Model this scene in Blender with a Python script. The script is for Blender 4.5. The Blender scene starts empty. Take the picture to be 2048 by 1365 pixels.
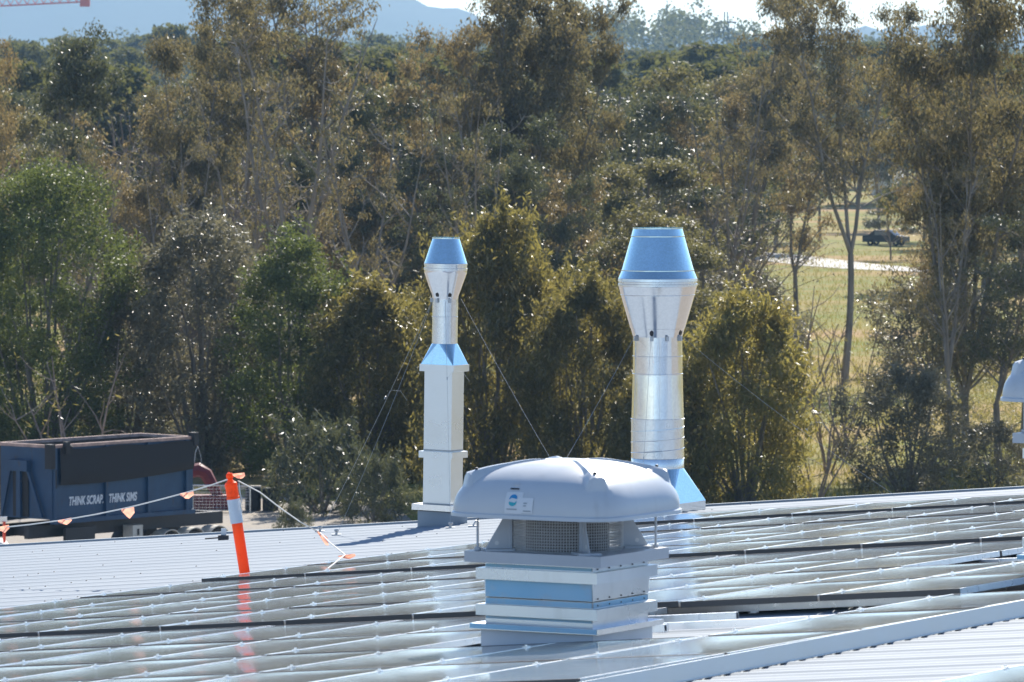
import bpy, math, random
import numpy as np
from mathutils import Matrix, Vector

S = bpy.context.scene
COL = S.collection
PI = math.pi
rad = math.radians

# ------------------------------------------------------------------ camera, sky, sun, exposure
CZ = 15.35                                  # eye height above the yard (the camera stands on the roof)
FPX, HZ = 11378.0, 171.0                    # focal length and horizon row of a 2048 px wide picture
PIT = math.atan((682.5 - HZ) / FPX)
cd = bpy.data.cameras.new('camera'); cam = bpy.data.objects.new('camera', cd); COL.objects.link(cam)
cd.sensor_width = 36.0; cd.lens = FPX / 2048 * 36.0
cd.clip_start = 0.5; cd.clip_end = 30000
cam.location = (0, 0, CZ); cam.rotation_euler = (PI / 2 - PIT, 0, 0)
cd.dof.use_dof = True; cd.dof.focus_distance = 54.0; cd.dof.aperture_fstop = 11.0
S.camera = cam

SUN_EL, SUN_AZ = rad(37), rad(13.5)         # azimuth to the right of the view direction
w = bpy.data.worlds.new('World'); S.world = w; w.use_nodes = True
wn = w.node_tree.nodes; wl = w.node_tree.links
bg = wn['Background']; sky = wn.new('ShaderNodeTexSky'); sky.sky_type = 'NISHITA'
sky.sun_disc = False; sky.sun_elevation = SUN_EL; sky.sun_rotation = SUN_AZ
sky.air_density = 0.75; sky.dust_density = 0.12; sky.ozone_density = 2.8
wl.new(sky.outputs[0], bg.inputs[0]); bg.inputs[1].default_value = 0.105
ld = bpy.data.lights.new('sun', 'SUN'); sun = bpy.data.objects.new('sun', ld); COL.objects.link(sun)
ld.energy = 5.0; ld.angle = rad(0.53); ld.color = (1.0, 0.94, 0.84)
sv = Vector((math.sin(SUN_AZ) * math.cos(SUN_EL), math.cos(SUN_AZ) * math.cos(SUN_EL), math.sin(SUN_EL)))
sun.rotation_euler = sv.to_track_quat('Z', 'Y').to_euler()
sun.location = (0, 0, 60)
vs = S.view_settings
vs.view_transform = 'Standard'; vs.look = 'None'; vs.gamma = 1.0; vs.exposure = 0.9; vs.use_curve_mapping = False
HAZE = 0.9e-4                               # density of the haze box
S.render.engine = 'CYCLES'
cy = S.cycles
cy.use_denoising = True; cy.max_bounces = 7; cy.diffuse_bounces = 3; cy.glossy_bounces = 4
cy.transmission_bounces = 3; cy.volume_bounces = 0; cy.transparent_max_bounces = 6
cy.caustics_reflective = False; cy.caustics_refractive = False; cy.sample_clamp_indirect = 4.0

# ------------------------------------------------------------------ geometry of the place
ALPHA, TP = rad(30), 0.08742                # roof: rib direction 60 deg left of the view, 5 deg pitch
P5 = math.atan(TP)
Wv = Vector((math.sin(ALPHA), math.cos(ALPHA), 0))
Uv = Vector((-math.cos(ALPHA) * math.cos(P5), math.sin(ALPHA) * math.cos(P5), -math.sin(P5)))
Nv = Wv.cross(Uv)
EYE = Vector((0, 0, CZ))
O = EYE - 1.822 * Nv                        # foot of the eye on the plane of the panel glass
C_ROOF = -0.105                             # rib crests below the panel tops
MROOF = Matrix(((-Uv.x, Wv.x, Nv.x, O.x), (-Uv.y, Wv.y, Nv.y, O.y), (-Uv.z, Wv.z, Nv.z, O.z), (0, 0, 0, 1)))
RXY = Vector((math.cos(ALPHA), -math.sin(ALPHA), 0))   # level direction across the roof, to the right


def rp(a, b, c=0.0):
    return O + a * Wv + b * Uv + c * Nv


def ray(x, y):
    c = Vector((x - 1024, FPX, 682.5 - y)); cp, sp = math.cos(PIT), math.sin(PIT)
    return Vector((c.x, c.y * cp + c.z * sp, -c.y * sp + c.z * cp))


def on_roof(x, y, c=C_ROOF):
    r = ray(x, y); t = -(1.822 - c) / r.dot(Nv); return EYE + r * t


def at(x, y, D):
    r = ray(x, y); return EYE + r * (D / r.y)


def on_ground(x, y):
    r = ray(x, y); return EYE + r * (-CZ / r.z)


# ------------------------------------------------------------------ mesh helpers
class MB:
    def __init__(s):
        s.v = []; s.f = []; s.sm = []

    def add(s, vs_, fs_, smooth=False):
        n = len(s.v); s.v += [tuple(q) for q in vs_]
        s.f += [tuple(i + n for i in q) for q in fs_]; s.sm += [smooth] * len(fs_)
        return s

    def box(s, x0, x1, y0, y1, z0, z1, M=None):
        c = [(x0, y0, z0), (x1, y0, z0), (x1, y1, z0), (x0, y1, z0), (x0, y0, z1), (x1, y0, z1), (x1, y1, z1), (x0, y1, z1)]
        if M is not None: c = [tuple(M @ Vector(q)) for q in c]
        return s.add(c, [(0, 3, 2, 1), (4, 5, 6, 7), (0, 1, 5, 4), (1, 2, 6, 5), (2, 3, 7, 6), (3, 0, 4, 7)])

    def frustum(s, hx0, hy0, z0, hx1, hy1, z1, caps=True):
        c = [(-hx0, -hy0, z0), (hx0, -hy0, z0), (hx0, hy0, z0), (-hx0, hy0, z0), (-hx1, -hy1, z1), (hx1, -hy1, z1), (hx1, hy1, z1), (-hx1, hy1, z1)]
        f = [(0, 1, 5, 4), (1, 2, 6, 5), (2, 3, 7, 6), (3, 0, 4, 7)]
        if caps: f += [(0, 3, 2, 1), (4, 5, 6, 7)]
        return s.add(c, f)

    def tube(s, pts, r, n=8, cap=True, smooth=True):
        pts = [Vector(q) for q in pts]
        if not hasattr(r, '__len__'): r = [r] * len(pts)
        t0 = (pts[1] - pts[0]).normalized()
        nx = t0.orthogonal().normalized(); vsl = []
        for i, q in enumerate(pts):
            if i == 0: t = t0
            elif i == len(pts) - 1: t = (pts[i] - pts[i - 1]).normalized()
            else: t = (pts[i + 1] - pts[i - 1]).normalized()
            nx = (nx - t * nx.dot(t)).normalized(); ny = t.cross(nx)
            for k in range(n):
                a = 2 * PI * k / n; vsl.append(q + (nx * math.cos(a) + ny * math.sin(a)) * r[i])
        fs_ = [(i * n + k, i * n + (k + 1) % n, (i + 1) * n + (k + 1) % n, (i + 1) * n + k) for i in range(len(pts) - 1) for k in range(n)]
        s.add(vsl, fs_, smooth)
        if cap and n > 3:
            s.add(vsl[:n], [tuple(range(n))[::-1]]); s.add(vsl[-n:], [tuple(range(n))])
        return s

    def lathe(s, prof, n=48, smooth=True, M=None, close=False, cap=False):
        vsl = []
        for (r, z) in prof:
            for k in range(n):
                a = 2 * PI * k / n; vsl.append((r * math.cos(a), r * math.sin(a), z))
        if M is not None: vsl = [tuple(M @ Vector(q)) for q in vsl]
        m = len(prof)
        fs_ = [(i * n + k, i * n + (k + 1) % n, ((i + 1) % m) * n + (k + 1) % n, ((i + 1) % m) * n + k) for i in range(m if close else m - 1) for k in range(n)]
        s.add(vsl, fs_, smooth)
        if cap: s.add(vsl[-n:], [tuple(range(n))])
        return s

    def mesh(s, name):
        me = bpy.data.meshes.new(name); me.from_pydata(s.v, [], s.f)
        me.polygons.foreach_set('use_smooth', s.sm); me.update()
        if any(s.sm): me.set_sharp_from_angle(angle=rad(32))
        return me

    def build(s, name, m, parent=None, loc=None, M=None):
        return put(name, s.mesh(name), m, parent, loc, M)


def put(name, me, m, parent=None, loc=None, M=None):
    if m is not None and not me.materials:
        for q in (m if isinstance(m, (list, tuple)) else [m]): me.materials.append(q)
    o = bpy.data.objects.new(name, me); COL.objects.link(o)
    if parent is not None: o.parent = parent
    if M is not None: o.matrix_local = M
    elif loc is not None: o.location = loc
    return o


def np_mesh(name, verts, faces4, smooth=False):
    me = bpy.data.meshes.new(name); nv, nf = len(verts), len(faces4); k = faces4.shape[1]
    me.vertices.add(nv); me.vertices.foreach_set('co', np.ascontiguousarray(verts, dtype=np.float32).ravel())
    me.loops.add(nf * k); me.loops.foreach_set('vertex_index', np.ascontiguousarray(faces4, dtype=np.int32).ravel())
    me.polygons.add(nf); me.polygons.foreach_set('loop_start', np.arange(0, nf * k, k, dtype=np.int32))
    me.polygons.foreach_set('loop_total', np.full(nf, k, dtype=np.int32))
    me.polygons.foreach_set('use_smooth', np.full(nf, smooth, dtype=bool))
    me.update(calc_edges=True); return me


def tag(o, label, cat, group=None, kind=None):
    o['label'] = label; o['category'] = cat
    if group: o['group'] = group
    if kind: o['kind'] = kind
    return o


def thing(name, label, cat, loc=(0, 0, 0), rz=0.0, group=None):
    o = bpy.data.objects.new(name, None); COL.objects.link(o); o.empty_display_size = 0.2
    o.location = loc; o.rotation_euler = (0, 0, rz)
    return tag(o, label, cat, group)


def struct(o, kind='structure'):
    o['kind'] = kind; return o


def dup(root, M=None, label=None, group=None):
    def cp(o, par):
        c = o.copy(); COL.objects.link(c)
        if par is not None: c.parent = par
        for ch in kids.get(o, []): cp(ch, c)
        return c
    kids = {}
    for q in list(root.children_recursive): kids.setdefault(q.parent, []).append(q)
    r = cp(root, None)
    if M is not None: r.matrix_world = M
    if label: r['label'] = label
    if group: r['group'] = group
    return r


# ------------------------------------------------------------------ materials
class NT:
    def __init__(s, name):
        s.m = bpy.data.materials.new(name); s.m.use_nodes = True
        s.n = s.m.node_tree.nodes; s.l = s.m.node_tree.links
        s.p = s.n['Principled BSDF']; s.out = s.n['Material Output']

    def node(s, t, **kw):
        q = s.n.new(t)
        for k, v in kw.items(): setattr(q, k, v)
        return q

    def tex(s, scale, detail=4, coord='Object', stretch=None, rough=0.55):
        tc = s.node('ShaderNodeTexCoord'); no = s.node('ShaderNodeTexNoise')
        no.inputs['Scale'].default_value = scale; no.inputs['Detail'].default_value = detail; no.inputs['Roughness'].default_value = rough
        src = tc.outputs[coord]
        if stretch:
            mp = s.node('ShaderNodeMapping'); mp.inputs['Scale'].default_value = stretch
            s.l.new(src, mp.inputs[0]); src = mp.outputs[0]
        s.l.new(src, no.inputs['Vector']); return no.outputs[0]

    def ramp(s, fac, stops):
        r = s.node('ShaderNodeValToRGB'); e = r.color_ramp.elements
        while len(e) < len(stops): e.new(0.5)
        for q, (pos, c) in zip(e, stops):
            q.position = pos; q.color = (c, c, c, 1) if not hasattr(c, '__len__') else (*c, 1)
        s.l.new(fac, r.inputs[0]); return r.outputs[0]

    def mix(s, fac, a, b):
        x = s.node('ShaderNodeMix', data_type='RGBA')
        for i, q in ((0, fac), (6, a), (7, b)):
            if isinstance(q, (int, float)): x.inputs[i].default_value = q
            elif isinstance(q, tuple): x.inputs[i].default_value = (*q, 1)
            else: s.l.new(q, x.inputs[i])
        return x.outputs[2]

    def bump(s, h, strength, dist=0.02):
        b = s.node('ShaderNodeBump'); b.inputs['Strength'].default_value = strength; b.inputs['Distance'].default_value = dist
        s.l.new(h, b.inputs['Height']); s.l.new(b.outputs[0], s.p.inputs['Normal']); return b.outputs[0]

    def set(s, **kw):
        for k, v in kw.items():
            i = s.p.inputs[k.replace('_', ' ')]
            if hasattr(v, 'links') or hasattr(v, 'is_linked'): s.l.new(v, i)
            elif isinstance(v, tuple): i.default_value = (*v, 1)
            else: i.default_value = v
        return s


def simple(name, col, rough=0.5, metal=0.0, var=0.12, scale=6.0, bump=0.0, spec=0.5, coord='Object', stretch=None):
    t = NT(name); f = t.tex(scale, 5, coord, stretch)
    lo = tuple(c * (1 - var) for c in col); hi = tuple(min(1, c * (1 + var)) for c in col)
    t.set(Base_Color=t.ramp(f, [(0.3, lo), (0.7, hi)]), Metallic=metal, Roughness=t.ramp(f, [(0.3, max(0, rough - 0.06)), (0.7, min(1, rough + 0.06))]))
    t.p.inputs['Specular IOR Level'].default_value = spec
    if bump: t.bump(t.tex(scale * 3, 4, coord, stretch), bump)
    return t.m


M = {}
# galvanised sheet metal, slightly wavy
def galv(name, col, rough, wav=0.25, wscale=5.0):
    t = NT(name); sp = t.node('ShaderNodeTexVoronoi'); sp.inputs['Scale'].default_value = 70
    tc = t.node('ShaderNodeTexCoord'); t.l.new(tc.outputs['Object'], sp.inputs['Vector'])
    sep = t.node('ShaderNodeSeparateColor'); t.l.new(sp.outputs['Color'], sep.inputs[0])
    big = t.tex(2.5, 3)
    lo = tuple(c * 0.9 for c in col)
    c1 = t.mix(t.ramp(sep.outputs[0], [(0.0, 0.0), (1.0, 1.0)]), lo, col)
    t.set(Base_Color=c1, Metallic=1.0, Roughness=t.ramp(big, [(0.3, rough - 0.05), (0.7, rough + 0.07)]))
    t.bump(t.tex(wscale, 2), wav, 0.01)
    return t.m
M['galv'] = galv('galvanised_steel', (0.80, 0.82, 0.84), 0.15, 0.07, 3.0)
def m_box():
    t = NT('galvanised_duct'); a = t.tex(1.5, 4); d = t.tex(7, 5, stretch=(1, 1, .15)); b = t.tex(3.0, 2)
    c = t.mix(t.ramp(a, [(0.35, 0.0), (0.7, 1.0)]), (0.60, 0.635, 0.67), (0.69, 0.71, 0.73)); c = t.mix(t.ramp(d, [(0.6, 0.0), (0.78, 0.3)]), c, (0.40, 0.40, 0.40))
    t.set(Base_Color=c, Metallic=1.0, Roughness=t.ramp(a, [(0.3, 0.24), (0.7, 0.36)])); t.bump(b, 0.07, 0.02); return t.m
M['galv_box'] = m_box()
M['galv_spiral'] = galv('galvanised_spiral', (0.74, 0.76, 0.78), 0.24, 0.10, 6.0)
M['alu'] = simple('aluminium', (0.86, 0.87, 0.88), 0.32, 1.0, 0.05, 20)
def m_film():
    t = NT('blue_protective_film'); f = t.tex(5, 4); g = t.tex(1.6, 2)
    c = t.mix(t.ramp(g, [(0.3, 0.0), (0.7, 1.0)]), (0.28, 0.60, 0.82), (0.44, 0.70, 0.86))
    c = t.mix(t.ramp(f, [(0.6, 0.0), (0.72, 0.7)]), c, (0.5, 0.62, 0.7))
    t.set(Base_Color=c, Roughness=0.25); t.bump(f, 0.15, 0.01); return t.m
M['film'] = m_film()
M['curb'] = simple('pale_upstand', (0.66, 0.70, 0.75), 0.35, 0.0, 0.06, 3)
M['galv_sky'] = galv('galvanised_sky_tint', (0.68, 0.86, 0.92), 0.13, 0.06, 3.0)  # blue sky reflection on cones and transitions, tinted into the metal colour
M['trim'] = simple('zinc_trim', (0.56, 0.60, 0.63), 0.42, 1.0, 0.05, 3)
M['dark_metal'] = simple('dark_metal', (0.05, 0.05, 0.055), 0.5, 0.6, 0.2, 30)
M['grey_paint'] = simple('grey_paint', (0.50, 0.53, 0.57), 0.38, 0.0, 0.05, 3)
def m_cap():
    t = NT('cowl_paint'); a = t.tex(2.2, 5); b = t.tex(14, 5, rough=.7); d = t.tex(9, 4, stretch=(1, 1, .12))
    c = t.mix(t.ramp(a, [(0.35, 0.0), (0.7, 1.0)]), (0.52, 0.56, 0.60), (0.58, 0.605, 0.63))
    c = t.mix(t.ramp(b, [(0.62, 0.0), (0.8, 0.35)]), c, (0.36, 0.36, 0.36)); c = t.mix(t.ramp(d, [(0.58, 0.0), (0.75, 0.22)]), c, (0.34, 0.34, 0.34))
    t.set(Base_Color=c, Roughness=t.ramp(a, [(0.3, 0.26), (0.7, 0.42)])); t.bump(a, 0.05, 0.02); return t.m
M['cap_paint'] = m_cap()
M['drum'] = simple('drum_grey', (0.16, 0.15, 0.145), 0.5, 0.0, 0.1, 6)
M['wire'] = simple('wire', (0.50, 0.50, 0.50), 0.45, 0.3, 0.1, 30)
M['cable'] = simple('steel_cable', (0.42, 0.42, 0.42), 0.45, 0.6, 0.1, 30)
M['rope'] = simple('white_rope', (0.72, 0.70, 0.66), 0.8, 0.0, 0.12, 60)
def m_plastic(name, col, tr_):
    t = NT(name); c = t.mix(t.ramp(t.tex(11, 6, rough=.7), [(0.55, 0.0), (0.75, 1.0)]), col, tuple(q * .72 for q in col)); t.set(Base_Color=c, Roughness=0.42)
    tr = t.node('ShaderNodeBsdfTranslucent'); t.l.new(c, tr.inputs[0]); mx = t.node('ShaderNodeMixShader'); mx.inputs[0].default_value = tr_
    t.l.new(t.p.outputs[0], mx.inputs[1]); t.l.new(tr.outputs[0], mx.inputs[2]); t.l.new(mx.outputs[0], t.out.inputs[0]); return t.m
M['orange'] = m_plastic('orange_plastic', (1.0, 0.19, 0.03), 0.5)
M['white_plastic'] = simple('reflective_sleeve', (0.66, 0.72, 0.78), 0.35, 0.0, 0.05, 15)
M['sticker'] = simple('sticker_white', (0.70, 0.72, 0.74), 0.5, 0.0, 0.03, 20)
M['blue_ink'] = simple('blue_ink', (0.02, 0.26, 0.55), 0.5, 0, 0.05)
M['teal_ink'] = simple('teal_ink', (0.03, 0.40, 0.48), 0.5, 0, 0.05)
M['grey_ink'] = simple('grey_ink', (0.30, 0.34, 0.38), 0.5, 0, 0.05)
def m_bin():
    t = NT('blue_bin_paint'); a = t.tex(1.4, 6, rough=.65); b = t.tex(5, 5, stretch=(1, 1, .25))
    c = t.mix(t.ramp(a, [(0.35, 0.0), (0.65, 1.0)]), (0.008, 0.042, 0.10), (0.012, 0.058, 0.13))
    c = t.mix(t.ramp(b, [(0.62, 0.0), (0.72, 0.75)]), c, (0.05, 0.035, 0.03)); c = t.mix(t.ramp(t.tex(3, 6), [(0.66, 0.0), (0.74, 0.6)]), c, (0.12, 0.13, 0.15))
    t.set(Base_Color=c, Roughness=0.5); t.bump(a, 0.25, 0.06); return t.m
M['blue_bin'] = m_bin()
M['rust'] = simple('rusty_edge', (0.44, 0.30, 0.25), 0.75, 0.0, 0.35, 5)
M['bin_inside'] = simple('bin_inside', (0.07, 0.045, 0.035), 0.8, 0.0, 0.4, 3)
M['tarp'] = simple('black_tarp', (0.014, 0.014, 0.016), 0.8, 0.0, 0.3, 4, 0.3)
M['letter'] = simple('letter_paint', (0.68, 0.72, 0.76), 0.6, 0.0, 0.15, 12)
M['black'] = simple('black_rubber', (0.02, 0.02, 0.022), 0.7, 0.0, 0.3, 8)
M['cream'] = simple('cream_paint', (0.55, 0.52, 0.45), 0.55, 0.0, 0.15, 5)
M['red'] = simple('dull_red_paint', (0.16, 0.012, 0.02), 0.5, 0.0, 0.2, 4)
M['redhot'] = simple('red_orange_paint', (0.70, 0.06, 0.02), 0.45, 0.0, 0.1, 4)
M['white'] = simple('white_paint', (0.72, 0.72, 0.72), 0.4, 0.0, 0.06, 4)
M['timber'] = simple('weathered_timber', (0.42, 0.38, 0.33), 0.8, 0.0, 0.25, 6, 0.1, stretch=(1, 12, 12))
M['gravel'] = None


def m_flag():
    t = NT('flag_cloth'); c = t.mix(t.tex(6, 3), (0.95, 0.34, 0.20), (1.0, 0.58, 0.44))
    t.set(Base_Color=c, Roughness=0.6)
    tr = t.node('ShaderNodeBsdfTranslucent'); t.l.new(c, tr.inputs[0])
    mx = t.node('ShaderNodeMixShader'); mx.inputs[0].default_value = 0.5
    t.l.new(t.p.outputs[0], mx.inputs[1]); t.l.new(tr.outputs[0], mx.inputs[2]); t.l.new(mx.outputs[0], t.out.inputs[0])
    return t.m
M['flag'] = m_flag()


def m_roof():
    t = NT('coated_roof_steel'); f = t.tex(1.3, 5, stretch=(0.25, 1, 1)); g = t.tex(40, 2, stretch=(0.05, 1, 1))
    c = t.mix(t.ramp(f, [(0.3, 0.0), (0.7, 1.0)]), (0.27, 0.315, 0.365), (0.325, 0.365, 0.405))
    t.set(Base_Color=c, Metallic=0.0, Roughness=t.ramp(g, [(0.3, 0.6), (0.7, 0.74)])); t.p.inputs['Specular IOR Level'].default_value = 0.16
    return t.m
M['roof'] = m_roof()


def m_glass():
    t = NT('panel_glass'); tc = t.node('ShaderNodeTexCoord')
    # cell grid
    br = t.node('ShaderNodeTexBrick'); br.offset = 0.0; br.inputs['Scale'].default_value = 1.0
    br.inputs['Brick Width'].default_value = 0.158; br.inputs['Row Height'].default_value = 0.158; br.inputs['Mortar Size'].default_value = 0.003
    br.inputs['Color1'].default_value = (0.010, 0.013, 0.022, 1); br.inputs['Color2'].default_value = (0.012, 0.015, 0.026, 1)
    br.inputs['Mortar'].default_value = (0.05, 0.055, 0.06, 1)
    t.l.new(tc.outputs['Object'], br.inputs['Vector'])
    d = t.tex(3.0, 5, stretch=(0.6, 1.6, 1)); e = t.tex(45, 3, stretch=(0.15, 1, 1))
    dust = t.ramp(d, [(0.25, 0.35), (0.75, 0.75)])
    c = t.mix(dust, br.outputs[0], (0.33, 0.345, 0.36))
    t.set(Base_Color=c, Roughness=t.ramp(e, [(0.3, 0.07), (0.75, 0.13)]))
    t.p.inputs['IOR'].default_value = 1.5; t.p.inputs['Specular IOR Level'].default_value = 0.5
    return t.m
M['glass'] = m_glass()


def m_leaf(name, stops, rough=0.38, trans=0.3, tcol=(0.30, 0.30, 0.04), spec=0.5, nscale=0.7, brown=(0.16, 0.10, 0.03), bamt=0.35):
    t = NT(name); g = t.node('ShaderNodeNewGeometry')
    c = t.ramp(g.outputs['Random Per Island'], stops)
    f = t.tex(nscale, 3)
    c = t.mix(t.ramp(f, [(0.5, 0.0), (0.72, bamt)]), c, brown)
    t.set(Base_Color=c, Roughness=rough); t.p.inputs['Specular IOR Level'].default_value = spec
    tr = t.node('ShaderNodeBsdfTranslucent'); t.l.new(t.mix(0.5, c, tcol), tr.inputs[0])
    mx = t.node('ShaderNodeMixShader'); mx.inputs[0].default_value = trans
    t.l.new(t.p.outputs[0], mx.inputs[1]); t.l.new(tr.outputs[0], mx.inputs[2]); t.l.new(mx.outputs[0], t.out.inputs[0])
    return t.m
M['lf_gum'] = m_leaf('gum_leaves', [(0.0, (0.062, 0.062, 0.034)), (0.5, (0.12, 0.114, 0.064)), (0.85, (0.19, 0.165, 0.095)), (1.0, (0.30, 0.225, 0.13))], 0.43, 0.36, (0.38, 0.30, 0.10))
M['lf_brown'] = m_leaf('gum_leaves_brown', [(0.0, (0.075, 0.066, 0.036)), (0.5, (0.135, 0.115, 0.064)), (0.85, (0.21, 0.168, 0.095)), (1.0, (0.33, 0.24, 0.13))], 0.40, 0.4, (0.46, 0.34, 0.12), brown=(0.36, 0.22, 0.09), bamt=0.4, nscale=0.6)
M['lf_dark'] = m_leaf('dark_leaves', [(0.0, (0.04, 0.05, 0.032)), (0.6, (0.08, 0.09, 0.053)), (1.0, (0.15, 0.14, 0.08))], 0.38, 0.26, (0.26, 0.27, 0.09), bamt=0.15)
M['lf_green'] = m_leaf('green_wattle_leaves', [(0.0, (0.05, 0.068, 0.018)), (0.6, (0.085, 0.108, 0.03)), (1.0, (0.15, 0.165, 0.05))], 0.5, 0.36, (0.28, 0.33, 0.06), bamt=0.15)
M['lf_droop'] = m_leaf('drooping_wattle_leaves', [(0.0, (0.055, 0.055, 0.022)), (0.5, (0.10, 0.094, 0.036)), (0.85, (0.17, 0.14, 0.055)), (1.0, (0.32, 0.24, 0.11))], 0.36, 0.42, (0.55, 0.46, 0.10), bamt=0.3)
M['lf_gold'] = m_leaf('golden_wattle_leaves', [(0.0, (0.085, 0.088, 0.03)), (0.5, (0.155, 0.148, 0.048)), (0.85, (0.22, 0.175, 0.065)), (1.0, (0.38, 0.29, 0.13))], 0.36, 0.45, (0.62, 0.52, 0.11), bamt=0.3, brown=(0.30, 0.20, 0.07))
M['lf_grey'] = m_leaf('grey_leaves', [(0.0, (0.085, 0.08, 0.052)), (0.6, (0.15, 0.138, 0.092)), (1.0, (0.25, 0.22, 0.155))], 0.38, 0.32, (0.4, 0.36, 0.18), bamt=0.3)
M['lf_mid'] = m_leaf('mid_distance_leaves', [(0.0, (0.07, 0.072, 0.036)), (0.6, (0.12, 0.112, 0.058)), (1.0, (0.21, 0.18, 0.095))], 0.5, 0.38, (0.40, 0.36, 0.10), spec=0.35, nscale=0.25, bamt=0.5, brown=(0.25, 0.18, 0.08))
M['lf_far'] = m_leaf('far_leaves', [(0.0, (0.08, 0.085, 0.05)), (1.0, (0.155, 0.15, 0.085))], 0.8, 0.3, spec=0.15, nscale=0.15, bamt=0.3)
M['lf_dry'] = m_leaf('dry_leaves', [(0.0, (0.18, 0.15, 0.115)), (0.6, (0.28, 0.22, 0.145)), (1.0, (0.38, 0.29, 0.14))], 0.6, 0.3, nscale=0.3, brown=(0.42, 0.28, 0.08), bamt=0.5)
M['bark'] = simple('grey_brown_bark', (0.20, 0.172, 0.145), 0.85, 0.0, 0.45, 2.5, 0.2, 0.2, stretch=(1, 1, 0.25))
M['bark_pale'] = simple('pale_bark', (0.27, 0.238, 0.205), 0.8, 0.0, 0.4, 2.0, 0.15, 0.2, stretch=(1, 1, 0.25))
M['twig'] = simple('dry_twig', (0.24, 0.19, 0.16), 0.9, 0.0, 0.3, 2.0, 0.0, 0.2)


def m_ground():
    t = NT('grass_field'); a = t.tex(0.035, 5); b = t.tex(0.25, 5, rough=0.65); c = t.tex(2.5, 4)
    base = t.ramp(a, [(0.36, (0.40, 0.25, 0.13)), (0.45, (0.32, 0.24, 0.075)), (0.55, (0.17, 0.20, 0.035)), (0.66, (0.34, 0.245, 0.09))])
    base = t.mix(t.ramp(b, [(0.45, 0.0), (0.75, 0.7)]), base, (0.40, 0.28, 0.17))
    base = t.mix(t.ramp(c, [(0.35, 0.5), (0.65, 0.0)]), base, (0.12, 0.115, 0.035))
    t.set(Base_Color=base, Roughness=0.95); t.p.inputs['Specular IOR Level'].default_value = 0.1
    t.bump(b, 0.6, 0.5)
    return t.m
M['ground'] = m_ground()
def m_gravel():
    t = NT('gravel'); a = t.tex(0.4, 5); b = t.tex(9, 4); v = t.tex(2.0, 5)
    c = t.mix(t.ramp(a, [(0.35, 0.0), (0.65, 1.0)]), (0.27, 0.25, 0.235), (0.32, 0.275, 0.22))
    c = t.mix(t.ramp(b, [(0.4, 0.4), (0.6, 0.0)]), c, (0.15, 0.13, 0.115))
    c = t.mix(t.ramp(v, [(0.5, 0.0), (0.7, 0.5)]), c, (0.36, 0.29, 0.18))
    t.set(Base_Color=c, Roughness=0.95); t.bump(b, 0.5, 0.05); return t.m
M['gravel'] = m_gravel()
M['concrete'] = simple('pale_concrete', (0.46, 0.44, 0.42), 0.85, 0.0, 0.1, 0.6)
M['grass'] = m_leaf('grass_blades', [(0.0, (0.17, 0.18, 0.035)), (0.6, (0.27, 0.24, 0.07)), (1.0, (0.42, 0.32, 0.15))], 0.7, 0.35, (0.5, 0.42, 0.08), spec=0.1, nscale=0.06, bamt=0.4, brown=(0.30, 0.21, 0.11))
M['hill'] = simple('wooded_hill', (0.06, 0.07, 0.045), 0.95, 0.0, 0.35, 0.012, 0, 0.1)
M['mountain'] = simple('blue_mountain', (0.06, 0.07, 0.055), 0.95, 0.0, 0.3, 0.004, 0, 0.1)
M['wall'] = simple('wall_cladding', (0.45, 0.47, 0.50), 0.5, 0.0, 0.05, 1)

# ------------------------------------------------------------------ setting: ground, yard, path, hills
GR = MB()
xs = [-9000, -3000, -1000, -400, -150, 0, 150, 400, 1000, 3000, 9000]
ysl = [-1500, -200, 0, 100, 200, 300, 450, 700, 1200, 2500, 5000, 9500]
GR.add([(x, y, 0) for y in ysl for x in xs], [(j * 11 + i, j * 11 + i + 1, (j + 1) * 11 + i + 1, (j + 1) * 11 + i) for j in range(len(ysl) - 1) for i in range(10)])
struct(GR.build('ground', M['ground']))
yd = MB(); yd.add([(-1400, -1400, .004), (1400, -1400, .004), (1400, 150, .004), (14, 150, .004), (-3, 195, .004), (-4, 205, .004), (-8, 212, .004), (-1400, 214, .004)], [(0, 1, 2, 3, 4, 5, 6, 7)])
struct(yd.build('gravel_yard', M['gravel']))
# pale footpath curving across the field
pc = [on_ground(x, y) for x, y in ((1330, 497), (1450, 505), (1530, 512), (1600, 521), (1680, 531), (1760, 537), (1850, 541), (2000, 546), (2300, 556))]
pv = []
for i, q in enumerate(pc):
    t = (pc[min(i + 1, len(pc) - 1)] - pc[max(i - 1, 0)]); t.z = 0; t.normalize(); n = Vector((-t.y, t.x, 0))
    pv += [q + n * 3.5 + Vector((0, 0, .03)), q - n * 3.5 + Vector((0, 0, .03))]
pm = MB(); pm.add(pv, [(2 * i, 2 * i + 1, 2 * i + 3, 2 * i + 2) for i in range(len(pc) - 1)])
struct(pm.build('path', M['concrete']))


def ridge(name, D, prof, depth, mtl, seed, rough):
    """a ridge across the view at distance D: prof = [(pixel x, pixel y of the crest)]"""
    r = np.random.default_rng(seed); n = 160; px_ = np.linspace(prof[0][0], prof[-1][0], n)
    yy = np.interp(px_, [q[0] for q in prof], [q[1] for q in prof])
    yy = np.convolve(np.pad(yy, 6, mode='edge'), np.ones(13) / 13, 'valid')
    rows = [(-1.0, 0.0), (-.6, .35), (-.3, .72), (0, 1.0), (.5, .6), (1.0, 0.0)]; v = []
    for (dy, h) in rows:
        for i in range(n):
            q = at(px_[i], yy[i], D)
            v.append((q.x * (1 + dy * depth / D), D + dy * depth, max(-.5, q.z) * h + (r.normal() * rough * h) - 0.5 * (h == 0)))
    m = MB(); m.add(v, [(j * n + i, j * n + i + 1, (j + 1) * n + i + 1, (j + 1) * n + i) for j in range(len(rows) - 1) for i in range(n - 1)], True)
    return struct(m.build(name, mtl))
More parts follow.
